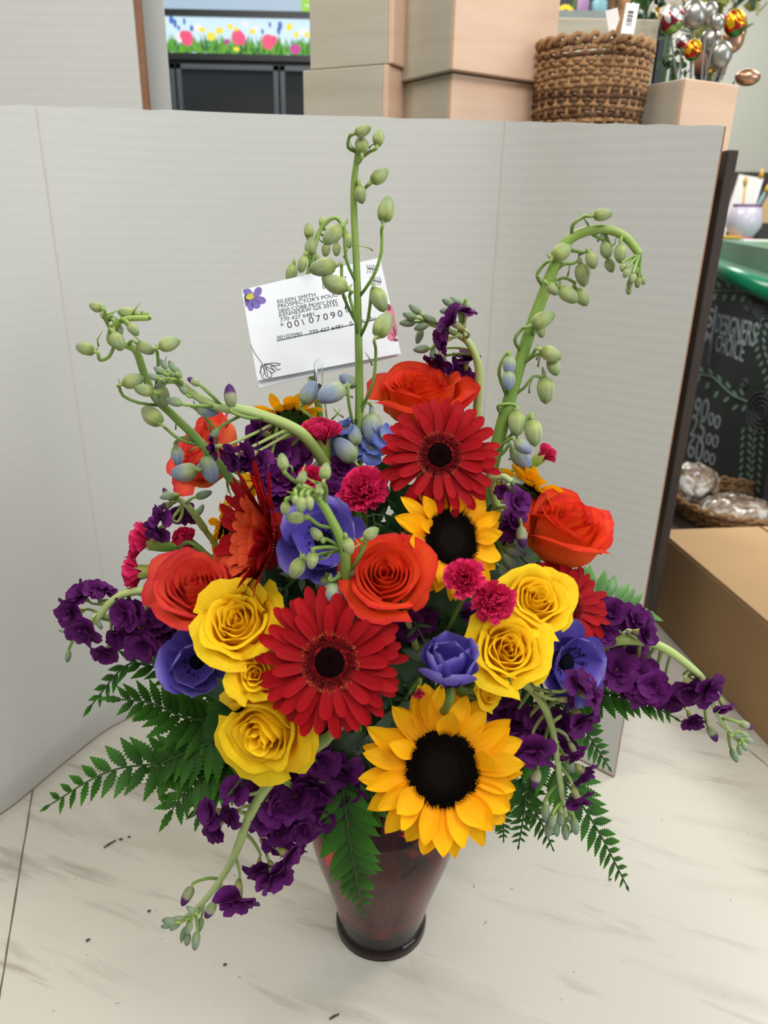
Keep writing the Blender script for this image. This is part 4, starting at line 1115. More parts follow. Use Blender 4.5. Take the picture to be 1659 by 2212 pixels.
def floret_mesh(c, z, R, rr, double=True):
    M = Matrix.Translation(c) @ z.to_track_quat('Z', 'Y').to_matrix().to_4x4() @ Matrix.Rotation(rr.uniform(0, 6), 4, 'Z')
    mb = MB()
    for li, (n, k, a0, a1) in enumerate(((4, 1, 28, -6), (4, .82, 50, 20), (3, .55, 70, 50))[:3 if double else 2]):
        for i in range(n):
            rows = petal(R*k*rr.uniform(.9, 1.15), R*1.2*k*rr.uniform(.85, 1.15), a0+rr.uniform(-14, 14), a1+rr.uniform(-25, 20), prof_round(.45, .16, .72), .12, 8, 7, r0=R*.02, ruf=.13, ph=rr.uniform(0, 6), twist=rr.uniform(-25, 25))
            mb.grid([[M @ p for p in r_] for r_ in rotz(rows, 2*PI*(i+.5*li+rr.uniform(-.12, .12))/n)])
    return mb
def floret(t, px, py, r, fc, A, Y, rr, calyx=True, double=True, mat='stock_purple'):
    c = WY(px, py, Y); k = depth(c)/FPX; R = r*k*1.15
    z = (RT*fc[0]+UP*fc[1]-_f*fc[2]).normalized()
    fo = floret_mesh(c, z, R, rr, double).obj('floret', mat, t, True)
    if calyx:
        q = z; a = q.orthogonal().normalized(); b = q.cross(a); L = R*.75
        rows = [[c-q*L*(1-v)+(a*math.cos(j*PI/5)+b*math.sin(j*PI/5))*R*(.10+.12*math.sin(PI*.5*min(1, v*1.5)))*(1+.12*math.cos(j*2*PI/2.5)) for j in range(10)] for v in (0, .15, .4, .7, 1.08)]
        MB().grid(rows, True).obj('calyx', 'stock_calyx', fo, True)
        base = c-q*L
    else: base = c
    if A is not None:
        MB().tube(bez([A, A.lerp(base, .5)-q*.004 if calyx else A.lerp(base, .5), base-(q*.004 if calyx else Vector()), base], 9), [.0013, .0009], 6).obj('floret_stalk', 'stem_pale', fo, True)
    return fo
def stock(stem, florets, buds, label, r=(.0042, .0016), seed=1, mat='stem_pale', join=True):
    rr = random.Random(seed); P = [WY(*q) for q in stem]; pts = bez(P, 10*len(P))
    t = thing('stock_flower', P[0], label, 'flower', 'purple stock stems in the bouquet')
    full = list(reversed(vase_path(P[0], (P[0]-P[1]).normalized())))[:-1]+pts if join else pts
    m = len(full); k0 = m-len(pts)
    MB().tube(full, [r[0]*.8 if i < k0 else lerp(r[0], r[1], (i-k0)/(m-k0-1)) for i in range(m)], 10).obj('stem', mat, t, True)
    for b in florets:
        px, py, R = b[:3]; fc = b[3] if len(b) > 3 and b[3] else (rr.uniform(-.6, .6), rr.uniform(-.5, .5), 1)
        ap = b[4] if len(b) > 4 else None
        A = on_path(pts, *(ap or (px, py))); Y = b[5] if len(b) > 5 else A.y+rr.uniform(-.012, .012)
        floret(t, px, py, R, fc, A, Y, rr)
    for b in buds:
        px, py, L, deg = b[:4]; ap = b[4] if len(b) > 4 and b[4] else None; bm = b[5] if len(b) > 5 else 'bud_grey'
        A = on_path(pts, *(ap or (px, py)))
        bud(t, pts, px, py, L, deg, A, None, A.y+rr.uniform(-.008, .006), bm, rr, wide=.5, spur=False)
    return t

def leaflet(base, d, n, L, W, teeth=9, depth_=.35, droop=.12, rr=None):
    """toothed fern leaflet from base along d, flat side normal n"""
    s_ = d.cross(n).normalized(); rows = []; m = teeth*4+1
    for i in range(m):
        v = i/(m-1); ph = (v*teeth) % 1
        saw = 1-depth_*(ph**1.5) if ph < .9 else 1-depth_*(1-(ph-.9)/.1)
        w_ = W*.5*(math.sin(PI*min(1, v*.93+.10))**.7 if v < .45 else (1-((v-.45)/.55)**1.15)*.985+.015)*saw
        w_ = max(w_, W*.006)
        fwd = .18*W*(1-v)
        c = base+d*L*v-n*droop*L*v*v
        rows.append([c-s_*w_+d*fwd*.8-n*w_*.18, c-s_*w_*.5+d*fwd*.3-n*w_*.0, c+n*0, c+s_*w_*.5+d*fwd*.3, c+s_*w_+d*fwd*.8-n*w_*.18])
    return rows
def fern(path, label, Lmax, npair=10, seed=1, grp='leatherleaf fern fronds around the bouquet', tipL=.18, nrm_f=(0, .55, .8), ang=62, join=True, mat='fern_green', profile=None, teeth=12, world=None, deep=.5, upright=False):
    rr = random.Random(seed); P = world or [WY(*q) for q in path]; pts = bez(P, 12*len(P))
    t = thing('fern_frond', P[0], label, 'leaf', grp)
    full = list(reversed(vase_path(P[0], (P[0]-P[1]).normalized())))[:-1]+pts if join else pts
    MB().tube(full, [.0014, .0005], 6).obj('stalk', 'stem_dark', t, True)
    n0 = (RT*nrm_f[0]+UP*nrm_f[1]-_f*nrm_f[2]).normalized()
    # arc length table
    cum = [0]
    for a, b in zip(pts, pts[1:]): cum.append(cum[-1]+(b-a).length)
    tot = cum[-1]; kk = depth(pts[len(pts)//2])/FPX; Lm = Lmax*kk
    def at(sv):
        s_ = sv*tot
        for i in range(len(cum)-1):
            if cum[i+1] >= s_:
                f_ = (s_-cum[i])/max(1e-9, cum[i+1]-cum[i]); return pts[i].lerp(pts[i+1], f_), (pts[min(i+2, len(pts)-1)]-pts[max(0, i-1)]).normalized()
        return pts[-1], (pts[-1]-pts[-3]).normalized()
    npair = int(npair*1.45)
    for i in range(npair):
        sv = .03+.93*(i/npair)**.92
        for sd in (-1, 1):
            p, d = at(min(.985, sv+(.02 if sd > 0 else 0)))
            n = (n0-d*n0.dot(d)).normalized(); s_ = d.cross(n)*sd
            k = profile(sv) if profile else lerp(1, tipL, sv**1.1)
            a = rad(ang-18*sv+rr.uniform(-6, 6)); dd = (d*math.cos(a)+s_*math.sin(a)).normalized()
            L = Lm*k*rr.uniform(.9, 1.08); tt = max(3, int(teeth*(k**.5)))
            MB().grid(leaflet(p, dd, n, L, max(L*.40, Lm*.09), tt, deep, rr.uniform(.05, .25), rr)).obj('leaflet', mat, t, True)
    p, d = at(.97); n = (n0-d*n0.dot(d)).normalized()
    MB().grid(leaflet(p, d, n, Lm*tipL*1.3, Lm*tipL*.5, 4, deep, .1, rr)).obj('leaflet', mat, t, True)
    return t

# ================================================================= THE BOUQUET
# sunflowers
sunflower(955, 1660, 184, (0, .28, 1), 'largest sunflower at the front, bottom centre, hanging over the red vase rim', 1.06, seed=3, disc=.43)
sunflower(972, 1165, 142, (.42, .15, .9), 'sunflower with dark centre below the upper red gerbera', .97, seed=5, disc=.46, n=17)
sunflower(622, 905, 86, (-.2, .9, -.45), 'sunflower seen from behind under the message card', .96, seed=6, disc=.42, n=12)
sunflower(1142, 1062, 92, (.55, .75, -.25), 'sunflower turned away to the right behind the right-hand orange rose', .92, seed=8, disc=.4, n=13)
sunflower(560, 1040, 48, (.3, .5, .6), 'small sunflower half hidden behind the left-facing red gerbera', .90, seed=9, disc=.4, n=11)
sunflower(486, 1135, 78, (-.8, .2, .1), 'sunflower almost hidden behind the left-facing gerbera, only petal tips showing', .84, seed=10, disc=.4, n=12)
# gerberas
gerbera(713, 1430, 166, (0, .12, 1), 'open red gerbera at the front centre, its whole face showing', 1.10, seed=2, n1=26)
gerbera(950, 985, 134, (-.06, .10, 1), 'dark red gerbera at the top right of centre, above the middle sunflower', 1.10, seed=4, n1=25)
gerbera(586, 1168, 178, (-.88, .12, .46), 'red gerbera on the left seen from the side, facing left', .99, seed=5, side_view=True, n1=26)
gerbera(1218, 1312, 116, (.30, .35, .85), 'red gerbera at the right, half hidden by a yellow rose and a blue anemone', .96, seed=7)
# orange roses
rose(912, 850, 104, (-.02, .82, .55), 'orange rose at the top of the bouquet behind the upper gerbera', 1.00, seed=1, H=1.25)
rose(1222, 1140, 92, (.16, .80, .55), 'orange rose at the right, side-on with folded outer petals', 1.00, seed=2, H=1.7, openness=.25)
rose(833, 1245, 92, (-.02, .38, .92), 'orange rose in the middle of the bouquet with a tight spiral centre', 1.05, seed=3, H=1.4)
rose(422, 1272, 95, (.05, .55, .80), 'coral rose at the lower left beneath the left-facing gerbera', 1.05, mat='rose_coral', seed=4, H=1.65, openness=.28)
rose(440, 975, 88, (-.45, .25, .35), 'coral rose at the upper left seen from the side behind delphinium buds', .97, mat='rose_coral', seed=5, H=1.3)
# yellow spray roses
yrose(512, 1345, 88, (-.1, .45, .9), 'yellow rose at the left between the coral rose and the front gerbera', 1.10, seed=1)
yrose(552, 1457, 54, (-.05, .2, .95), 'small yellow rose squeezed between two larger yellow roses at the left', 1.11, seed=2, n=14)
yrose(572, 1578, 104, (-.32, -.28, .9), 'large ruffled yellow rose at the lower left below the front gerbera', 1.08, seed=3)
yrose(1157, 1298, 74, (.12, .5, .85), 'yellow rose at the right beside the half-hidden gerbera, upper of two', 1.05, seed=4)
yrose(1096, 1405, 82, (.02, .38, .93), 'yellow rose at the right between two blue anemones, lower of two', 1.07, seed=5)
yrose(1052, 1498, 32, (.5, .2, .6), 'tiny curled yellow rose above the front sunflower', 1.0, seed=6, n=14)
# anemones
anemone(697, 1165, 100, (0, .22, .97), 'blue anemone behind the green buds left of the central orange rose', 1.03, seed=1, a0=10, a1=48, n1=5, n2=4, W1=1.15)
anemone(425, 1430, 86, (.18, .12, .97), 'cupped blue anemone at the lower left beneath the coral rose', 1.02, seed=2, a0=16, a1=64, n1=4, n2=4, W1=1.25)
anemone(970, 1452, 98, (0, .80, .60), 'tulip-shaped half-closed blue anemone in the middle above the front sunflower', 1.12, seed=3, a0=38, a1=100, n1=4, n2=3, L1=1.15, W1=1.25)
anemone(1232, 1432, 94, (.30, .1, .9), 'wide open blue anemone at the lower right next to the yellow roses', 1.03, seed=4, a0=12, a1=50, n1=4, n2=4, W1=1.2)
# carnations
carnation(688, 922, 56, (-.15, .88, .42), 'pink carnation just below the message card on its green calyx', 1.03, seed=1, spread=35)
carnation(785, 1050, 60, (0, .35, .94), 'ruffled pink carnation left of the middle sunflower', 1.03, seed=2)
carnation(674, 1027, 30, (.1, .3, .9), 'small pink carnation bloom behind the curling green buds', 1.0, seed=3)
def CAR(px, py, r, f, label, seed, Y, spread=30):
    carnation(px, py, r, f, label, seed=seed, spread=spread, P=WY(px, py, Y))
CAR(292, 1165, 50, (-.97, .22, .12), 'pink carnation sticking out at the far left, upper of two', 4, .45)
CAR(276, 1240, 46, (-.97, -.12, .22), 'pink carnation sticking out at the far left, lower of two', 5, .44)
carnation(388, 1168, 46, (-.45, .35, .5), 'dusky pink carnation tucked left of the side-facing gerbera', .98, seed=6, spread=35)
carnation(1002, 1243, 47, (-.1, .35, .93), 'pink carnation overlapping the middle sunflower', 1.12, seed=7)
carnation(1074, 1302, 52, (.22, -.05, .95), 'pink carnation just below right of the one on the sunflower', 1.10, seed=8)
CAR(1184, 975, 36, (.75, .62, .12), 'small half-open pink carnation sticking out at the upper right', 9, .50, 48)
carnation(905, 1500, 15, (0, 0, 1), 'tiny pink carnation bud between the front gerbera and front sunflower', 1.0, seed=10, n=10)

# delphinium spires
B_ = 'bud_blue'
delphinium([(772, 1010, .47), (776, 880, .475), (775, 760, .48), (771, 600, .485), (764, 430, .49), (770, 350, .49), (780, 300, .49)], [
  (784, 282, 34, 15, (772, 330), [(752, 318), (755, 295)]), (781, 313, 42, 92, (772, 350)), (818, 297, 36, 78, (775, 350), [(795, 330)]),
  (820, 380, 42, 38, (768, 425), [(790, 405)]), (779, 420, 36, -80, (767, 400), [(775, 392)]),
  (834, 452, 52, 78, (782, 640), [(805, 600), (824, 545), (824, 500)]), (718, 508, 50, -132, (768, 620), [(748, 560), (744, 490)]),
  (697, 578, 54, 192, (775, 700), [(742, 640), (738, 580)]), (723, 613, 54, 158, (775, 740), [(766, 680), (755, 640)]),
  (820, 648, 50, -68, (776, 740), [(795, 690), (802, 630), (808, 618)]), (828, 702, 58, 62, (778, 890), [(805, 830), (812, 760)]),
  (716, 850, 62, 208, (770, 960), [(755, 880), (752, 838)], B_), (752, 822, 40, 150, (774, 900), None, B_),
  (803, 925, 62, -92, (776, 900), [(790, 870)], B_), (745, 972, 60, 130, (772, 1000), None, B_), (765, 940, 44, 100, (774, 990), None, B_), (668, 848, 52, 60, (765, 980), [(700, 920)], B_)],
  'tallest delphinium spire rising in front of the message card', (.0030, .0016), 1)
delphinium([(700, 930, .54), (655, 720, .56), (662, 620, .565), (672, 570, .565), (690, 500, .57), (722, 470, .57), (742, 490, .57)], [
  (697, 478, 24, 90, (700, 492)), (667, 498, 32, 96, (665, 560)), (672, 532, 36, 80, (668, 570)), (654, 571, 34, -110, (668, 580)), (629, 590, 36, -105, (660, 650), [(645, 640), (638, 600)]),
  (704, 540, 28, -95, (690, 505)), (727, 540, 26, -90, (700, 495)), (752, 520, 30, -80, (725, 470)), (742, 500, 28, -70, (735, 475)), (683, 560, 26, -60, (680, 540))],
  'short delphinium spire standing behind the message card', (.0028, .0012), 2)
delphinium([(1062, 1010, .46), (1082, 930, .462), (1110, 830, .465), (1140, 730, .468), (1172, 640, .47), (1200, 570, .47), (1225, 522, .47), (1265, 500, .468), (1310, 496, .466), (1350, 512, .464), (1382, 550, .462)], [
  (1302, 464, 38, 6, (1235, 515), [(1238, 485), (1262, 468)]), (1214, 543, 50, 38, (1168, 625), [(1160, 595), (1175, 572)]), (1258, 594, 46, -78, (1190, 600), [(1215, 572), (1240, 568)]),
  (1278, 563, 36, -74, (1230, 545), [(1260, 545)]), (1309, 541, 36, -80, (1270, 500), [(1295, 515)]), (1318, 574, 30, -75, (1300, 500), [(1320, 540)]), (1340, 548, 38, -92, (1345, 510)),
  (1228, 637, 46, -45, (1180, 625), [(1195, 612)]), (1256, 642, 42, -62, (1185, 620), [(1215, 600), (1240, 610)]), (1194, 625, 30, -50, (1180, 615)),
  (1173, 690, 50, 25, (1122, 760), [(1112, 735), (1128, 710)]), (1168, 715, 30, -80, (1150, 700)), (1190, 765, 46, -18, (1135, 800), [(1148, 768)]), (1196, 792, 40, -72, (1140, 795), [(1160, 765), (1185, 765)]),
  (1178, 843, 54, -88, (1112, 862), [(1132, 838), (1152, 812), (1170, 815)]), (1100, 790, 40, -90, (1088, 860), [(1078, 810), (1085, 778)], B_), (1098, 822, 40, -95, (1086, 870), None, B_),
  (1115, 915, 52, -90, (1078, 900), [(1075, 878), (1100, 872)]), (1152, 935, 54, -82, (1098, 985), [(1118, 925), (1138, 905)]), (1126, 990, 54, -48, (1075, 1000), [(1090, 975)], B_), (1130, 965, 40, -40, (1080, 990), None, B_),
  (1345, 578, 18, -100, (1382, 550)), (1352, 590, 20, -110, (1382, 552)), (1366, 602, 22, -100, (1383, 554)), (1378, 610, 22, -95, (1384, 556)), (1388, 605, 20, -60, (1385, 556)), (1360, 615, 20, -100, (1383, 556)), (1372, 585, 22, -100, (1382, 552)), (1358, 628, 18, -95, (1383, 556)), (1377, 565, 26, -100, (1380, 548)),
  (1118, 1048, 50, -15, (1070, 1005), [(1085, 1040)], B_), (1105, 1075, 54, -60, (1066, 1008), None, B_)],
  'thick arching delphinium spire at the right, its tip nodding over', (.0046, .0022), 3)
delphinium([(502, 1040, .44), (441, 964, .44), (375, 898, .44), (334, 857, .44), (311, 805, .44), (294, 759, .44), (270, 745, .44), (244, 742, .44), (237, 728, .438), (250, 701, .436), (275, 689, .435), (320, 687, .434)], [
  (207, 663, 30, 160, (240, 712), [(228, 690)]), (229, 683, 28, 150, (242, 708)), (273, 676, 34, 175, (300, 688)), (312, 678, 20, 150, (318, 687)), (288, 712, 30, -50, (262, 695)), (257, 712, 28, -70, (262, 700)), (254, 738, 42, -60, (238, 722)),
  (184, 753, 40, 160, (248, 750), [(236, 770), (216, 778)]), (314, 752, 38, -30, (276, 748), [(282, 738)]), (366, 743, 44, 22, (336, 855), [(341, 800), (340, 762)]), (288, 823, 44, 22, (350, 875), [(300, 870), (266, 855), (258, 836)]), (311, 843, 38, 170, (332, 856)), (350, 857, 48, -82, (336, 860), [(345, 830)]),
  (328, 898, 54, 140, (441, 964), [(390, 950), (358, 925)]), (383, 985, 38, -82, (441, 966), [(400, 945)], B_), (397, 1020, 56, 188, (470, 1005), [(450, 1000), (430, 1018)], B_), (453, 1014, 58, -76, (441, 966), [(445, 985)], B_), (448, 886, 44, -12, (470, 990), [(465, 930), (425, 885)], B_)],
  'twisting delphinium spire leaning out at the upper left', (.0028, .0016), 4)
delphinium([(744, 1318, .37), (746, 1213, .36), (737, 1168, .357), (714, 1119, .355), (697, 1090, .353), (677, 1065, .352), (655, 1052, .35), (636, 1060, .35)], [
  (611, 997, 34, 100, (660, 1052), [(630, 1035), (613, 1018)]), (653, 1031, 28, 70, (660, 1052)), (703, 1018, 36, 82, (699, 1092), [(705, 1060)]), (616, 1098, 28, -100, (637, 1060), [(628, 1075)]), (638, 1119, 38, 182, (716, 1145), [(690, 1135), (665, 1115)]),
  (683, 1153, 32, 130, (728, 1190), [(705, 1165)]), (753, 1180, 36, -75, (745, 1195)), (802, 1152, 36, 35, (750, 1250), [(778, 1200), (790, 1170)]), (641, 1228, 46, -118, (738, 1190), [(690, 1198), (660, 1208)]), (674, 1211, 36, -100, (735, 1190)),
  (762, 1228, 52, 28, (742, 1290), [(738, 1258)]), (700, 1260, 32, -110, (742, 1290), None), (720, 1290, 58, -78, (735, 1240), [(715, 1255)], B_), (650, 1090, 34, -90, (668, 1058)), (668, 1087, 30, -80, (675, 1066)), (690, 1058, 28, 90, (688, 1078)), (638, 1080, 22, -90, (640, 1062)), (662, 1072, 24, -95, (660, 1055))],
  'curling young delphinium spray at the front centre over the blue anemone', (.0032, .0014), 5)
# pale blue open delphinium florets beneath the card
P = WY(772, 985, .50); t = thing('delphinium_bloom', P, 'pale blue open delphinium blossoms low behind the tallest spire', 'flower')
rr = random.Random(5); A = WY(772, 1010, .50)
for px, py, R, f in ((738, 950, 34, (-.5, .4, .7)), (755, 985, 30, (-.3, .2, .9)), (800, 968, 32, (.3, .3, .9)), (825, 945, 28, (.6, .4, .6)), (745, 925, 26, (-.4, .8, .4))):
    floret(t, px, py, R, f, A, .47, rr, mat='floret_blue', calyx=False, double=False)
MB().tube(vase_path(A, Vector((0, 0, -1))), .002, 7).obj('stem', 'stem_green', t, True)

# purple stocks
PT = 'bud_purple_tip'
stock([(715, 1020, .46), (665, 950, .445), (620, 918, .44), (540, 890, .435), (470, 877, .43), (420, 852, .43), (385, 825, .43), (358, 800, .43)],
  [(465, 965, 22, (-.9, -.2, .3), (600, 915), .425), (506, 987, 30, (-.7, -.5, .5), (625, 930), .42), (536, 985, 32, (-.6, -.4, .6), (630, 940), .425), (562, 932, 34, (-.7, .3, .5), (640, 930), .44), (560, 1000, 32, None, (600, 912), .43),
   (600, 985, 40, None, (650, 945), .45), (640, 985, 38, None, (670, 970), .455), (600, 1035, 38, None, (680, 990), .44), (640, 1062, 36, None, (690, 1000), .44), (598, 1080, 32, None, (690, 1010), .44), (720, 1062, 28, None, (710, 1020), .45), (735, 1010, 26, None, (710, 1020), .46), (560, 960, 26, None, (640, 950), .45)],
  [(344, 800, 28, 150, (362, 806)), (354, 788, 28, 130, (362, 806)), (372, 792, 26, 120, (372, 815)), (330, 813, 28, 160, (365, 812)), (352, 815, 28, 170, (375, 820)), (386, 806, 24, 110, (390, 830)), (345, 833, 26, 200, (385, 828)),
   (418, 824, 30, 150, (480, 880), PT), (376, 868, 36, 165, (470, 880)), (498, 855, 48, 98, (575, 900), PT), (463, 937, 28, -130, (540, 900), 'bud_grey'), (395, 842, 24, 130, (415, 852))],
  'purple stock with a long pale stem reaching to the upper left', (.0039, .0022), 1)
stock([(400, 1300, .45), (347, 1275, .435), (275, 1281, .43), (236, 1304, .427), (204, 1343, .425), (165, 1362, .424)],
  [(176, 1288, 28, (-.3, .5, .8), (236, 1304)), (204, 1276, 24, (0, .6, .7), (250, 1295)), (224, 1277, 22, (.4, .8, .3), (260, 1288)), (158, 1325, 34, (-.4, -.1, .9), (215, 1330)), (185, 1358, 34, (-.2, -.6, .7), (204, 1343)), (228, 1410, 26, (0, -.55, .8), (240, 1305)),
   (272, 1325, 34), (296, 1357, 36), (313, 1393, 36, (0, -.4, .9)), (350, 1333, 34), (368, 1360, 30), (335, 1365, 32), (258, 1375, 26), (300, 1320, 30)],
  [(146, 1370, 22, -100, (170, 1360)), (155, 1378, 20, -80, (172, 1360)), (166, 1382, 20, -70, (175, 1360)), (138, 1362, 20, 180, (168, 1361)), (147, 1418, 24, -92, (175, 1362)), (172, 1372, 20, -60, (180, 1358)), (215, 1350, 20, -60, (210, 1340))],
  'purple stock arching out at the far left below the pink carnations', (.0034, .0016), 2)
stock([(700, 1600, .385), (654, 1632, .375), (589, 1684, .37), (546, 1749, .368), (517, 1821, .368), (502, 1857, .368), (474, 1904, .368), (437, 1951, .368), (398, 1985, .37)],
  [(508, 1708, 30, (-.4, .5, .75), (570, 1705), .36), (458, 1755, 30, (-.6, .1, .75), (540, 1760), .36), (468, 1785, 32, (-.5, -.4, .75), (540, 1765), .36), (500, 1760, 26, (-.6, -.2, .7), (540, 1750), .362),
   (513, 1936, 42, (.05, -.62, .8), (505, 1850), .355), (592, 1888, 38, (.45, -.5, .75), (560, 1760), .358), (622, 1848, 32, (.8, -.3, .4), (570, 1780), .36), (560, 1878, 30, (.1, -.5, .8), (540, 1800), .362),
   (690, 1640, 42, None, None, .385), (735, 1662, 42, None, (690, 1640), .395), (742, 1712, 40, None, (680, 1650), .395), (685, 1700, 44, None, None, .38), (640, 1722, 40, None, None, .378), (600, 1742, 38, None, None, .375), (700, 1765, 36, None, (620, 1700), .385), (650, 1785, 38, None, (580, 1740), .378), (600, 1800, 38, None, (560, 1780), .375), (565, 1770, 30, None, None, .37), (560, 1702, 30, None, None, .375), (632, 1832, 28, (.4, -.6, .6), (560, 1800), .375), (640, 1665, 34, None, None, .39), (720, 1620, 32, None, (690, 1640), .40)],
  [(365, 1990, 28, 165, (402, 1980)), (378, 2000, 26, -140, (405, 1980)), (397, 2018, 28, -110, (408, 1975)), (423, 2033, 34, -95, (418, 1968)), (405, 2030, 26, -100, (412, 1972)), (386, 1985, 26, 170, (412, 1972)), (360, 2000, 22, 180, (402, 1982)), (412, 1965, 22, 150, (430, 1955)), (408, 2005, 26, -110, (415, 1970)),
   (404, 1936, 40, -118, (478, 1900), PT), (454, 1966, 38, -118, (480, 1895), PT), (432, 1998, 28, -100, (440, 1950))],
  'purple stock drooping to the lower left beside the vase', (.0042, .0016), 3)
stock([(1060, 1462, .375), (1131, 1476, .365), (1171, 1518, .36), (1191, 1569, .358), (1203, 1637, .357), (1214, 1716, .358), (1222, 1762, .36)],
  [(1245, 1477, 34, (.5, .5, .6), (1140, 1480), .35), (1275, 1502, 36, (.8, -.1, .5), (1165, 1510), .352), (1254, 1552, 36, (.4, -.6, .6), (1180, 1530), .356), (1224, 1512, 24, (.9, 0, .3), (1150, 1490), .35), (1151, 1618, 44, (-.2, -.5, .85), (1185, 1540), .352), (1240, 1622, 26, (.4, -.8, .3), (1195, 1580), .356), (1258, 1668, 26, (.6, -.7, .2), (1202, 1630), .356), (1246, 1722, 30, (.3, -.9, .3), (1205, 1650), .352),
   (1082, 1530, 36, None, (1131, 1476), .39), (1112, 1562, 36, None, (1150, 1490), .39), (1180, 1582, 32, None, None, .385), (1212, 1560, 32, None, None, .38), (1092, 1500, 30, None, (1120, 1476), .385), (1132, 1595, 32, None, (1171, 1518), .385), (1215, 1610, 28, None, None, .375), (1150, 1545, 30, None, None, .385)],
  [(1179, 1757, 34, -88, (1205, 1690)), (1185, 1792, 34, -95, (1212, 1720)), (1200, 1788, 34, -80, (1216, 1735)), (1222, 1797, 34, -88, (1221, 1755)), (1242, 1785, 36, -80, (1220, 1750)), (1210, 1770, 28, -90, (1218, 1745)), (1232, 1770, 26, -70, (1222, 1755)), (1192, 1775, 28, -100, (1214, 1730)), (1157, 1682, 42, -100, (1185, 1560), PT), (1232, 1655, 34, -60, (1200, 1600))],
  'purple stock curving down at the lower right of the front sunflower', (.0030, .0014), 4)
stock([(1290, 1400, .42), (1333, 1384, .41), (1394, 1386, .405), (1443, 1405, .40), (1490, 1440, .398), (1521, 1472, .396), (1540, 1520, .395), (1562, 1562, .394), (1590, 1596, .393)],
  [(1318, 1326, 34), (1372, 1345, 36, (.4, .5, .7)), (1390, 1366, 30, (.6, 0, .7)), (1355, 1418, 44), (1333, 1446, 40), (1372, 1462, 42), (1380, 1490, 32), (1408, 1480, 36, None, (1430, 1400)), (1443, 1500, 40, (-.1, -.8, .5), (1450, 1410)), (1488, 1488, 36, (-.1, -.5, .8), (1500, 1450)), (1525, 1486, 36, (.5, -.4, .75), (1510, 1460)), (1340, 1480, 30), (1310, 1450, 30), (1305, 1365, 28),
   (1495, 1555, 26, (.1, -.6, .7), (1505, 1460)), (1562, 1522, 22, (.3, -.9, .3), (1535, 1490))],
  [(1539, 1585, 34, -65, (1520, 1480), PT), (1612, 1567, 32, -22, (1560, 1550), PT), (1608, 1588, 24, -30, (1585, 1590)), (1618, 1600, 24, -20, (1588, 1594)), (1608, 1612, 24, -60, (1590, 1596)), (1598, 1620, 24, -80, (1588, 1596)), (1586, 1632, 28, -70, (1575, 1580)), (1600, 1602, 22, -40, (1588, 1592)), (1594, 1590, 20, 0, (1580, 1582))],
  'purple stock reaching far out to the right toward the cardboard box', (.0036, .0014), 5)
stock([(1024, 960, .53), (1030, 890, .53), (1034, 797, .53), (1015, 745, .53), (990, 724, .53), (955, 708, .53), (910, 692, .53)],
  [(978, 697, 34, (-.8, .4, .3), (1000, 732), .51), (1005, 677, 22, (.1, .9, .3), (1005, 735), .52), (958, 735, 26, (-.8, -.3, .4), (985, 722), .52), (945, 778, 24, (-.4, -.8, .3), (1020, 760)), (1008, 780, 26, (.1, .8, .4), (1030, 820), .54), (985, 808, 30, None, (1032, 850), .54), (1016, 832, 24, None, (1032, 860), .54)],
  [(896, 668, 30, 140, (918, 695)), (885, 682, 30, 160, (915, 693)), (880, 697, 32, 185, (912, 692)), (927, 688, 30, 160, (950, 706)), (910, 706, 30, 200, (940, 702)), (906, 727, 30, -110, (945, 706)), (910, 754, 32, 185, (960, 712)), (970, 654, 30, 160, (1000, 725)), (966, 671, 30, 185, (995, 722)), (1011, 665, 24, -70, (1005, 700)), (985, 650, 26, 150, (1002, 720)), (942, 700, 28, 170, (965, 712)), (935, 765, 28, -100, (975, 716)), (960, 790, 28, -95, (1020, 770), PT)],
  'purple stock right of the message card, its budded tip bent over to the left', (.0034, .0018), 6)
stock([(440, 1140, .46), (415, 1105, .45), (392, 1082, .445), (368, 1074, .445)],
  [(350, 1118, 30, (-.6, .2, .6), (392, 1082), .44), (343, 1148, 28, (-.5, -.6, .5), (395, 1090), .44), (386, 1112, 20, None, (400, 1092), .455), (408, 1110, 22, None, None, .46)],
  [(362, 1072, 30, 190, (375, 1076)), (360, 1092, 28, 200, (380, 1080), PT), (440, 1068, 34, 20, (405, 1090)), (432, 1102, 26, 60, (420, 1110)), (358, 1064, 22, 120, (372, 1074), PT)],
  'small purple stock sprig behind the pink carnations at the left', (.0026, .0016), 7)
stock([(1080, 1120, .44), (1062, 1042, .425), (1085, 1030, .42), (1105, 1040, .415)],
  [(1116, 1086, 30, (.4, .2, .8), None, .405), (1098, 1142, 30, None, None, .43), (1088, 1058, 18, (-.5, -.5, .6), None, .41), (1110, 1120, 26, None, None, .43)],
  [(1128, 1160, 44, -85, (1105, 1045), PT), (1100, 1215, 46, -60, (1080, 1115)), (1112, 1190, 48, -20, (1080, 1115), B_), (1090, 1240, 40, -70, (1080, 1118))],
  'purple stock sprig between the middle sunflower and the right-hand orange rose', (.0030, .0018), 8)
stock([(905, 1420, .41), (890, 1370, .40), (880, 1340, .395)], [(880, 1350, 32, None, None, .40), (915, 1340, 30, None, None, .405), (900, 1385, 30, None, None, .41), (1000, 1330, 26, None, None, .42)], [],
  'dark purple stock florets deep between the central orange rose and yellow roses', (.0026, .0018), 9)

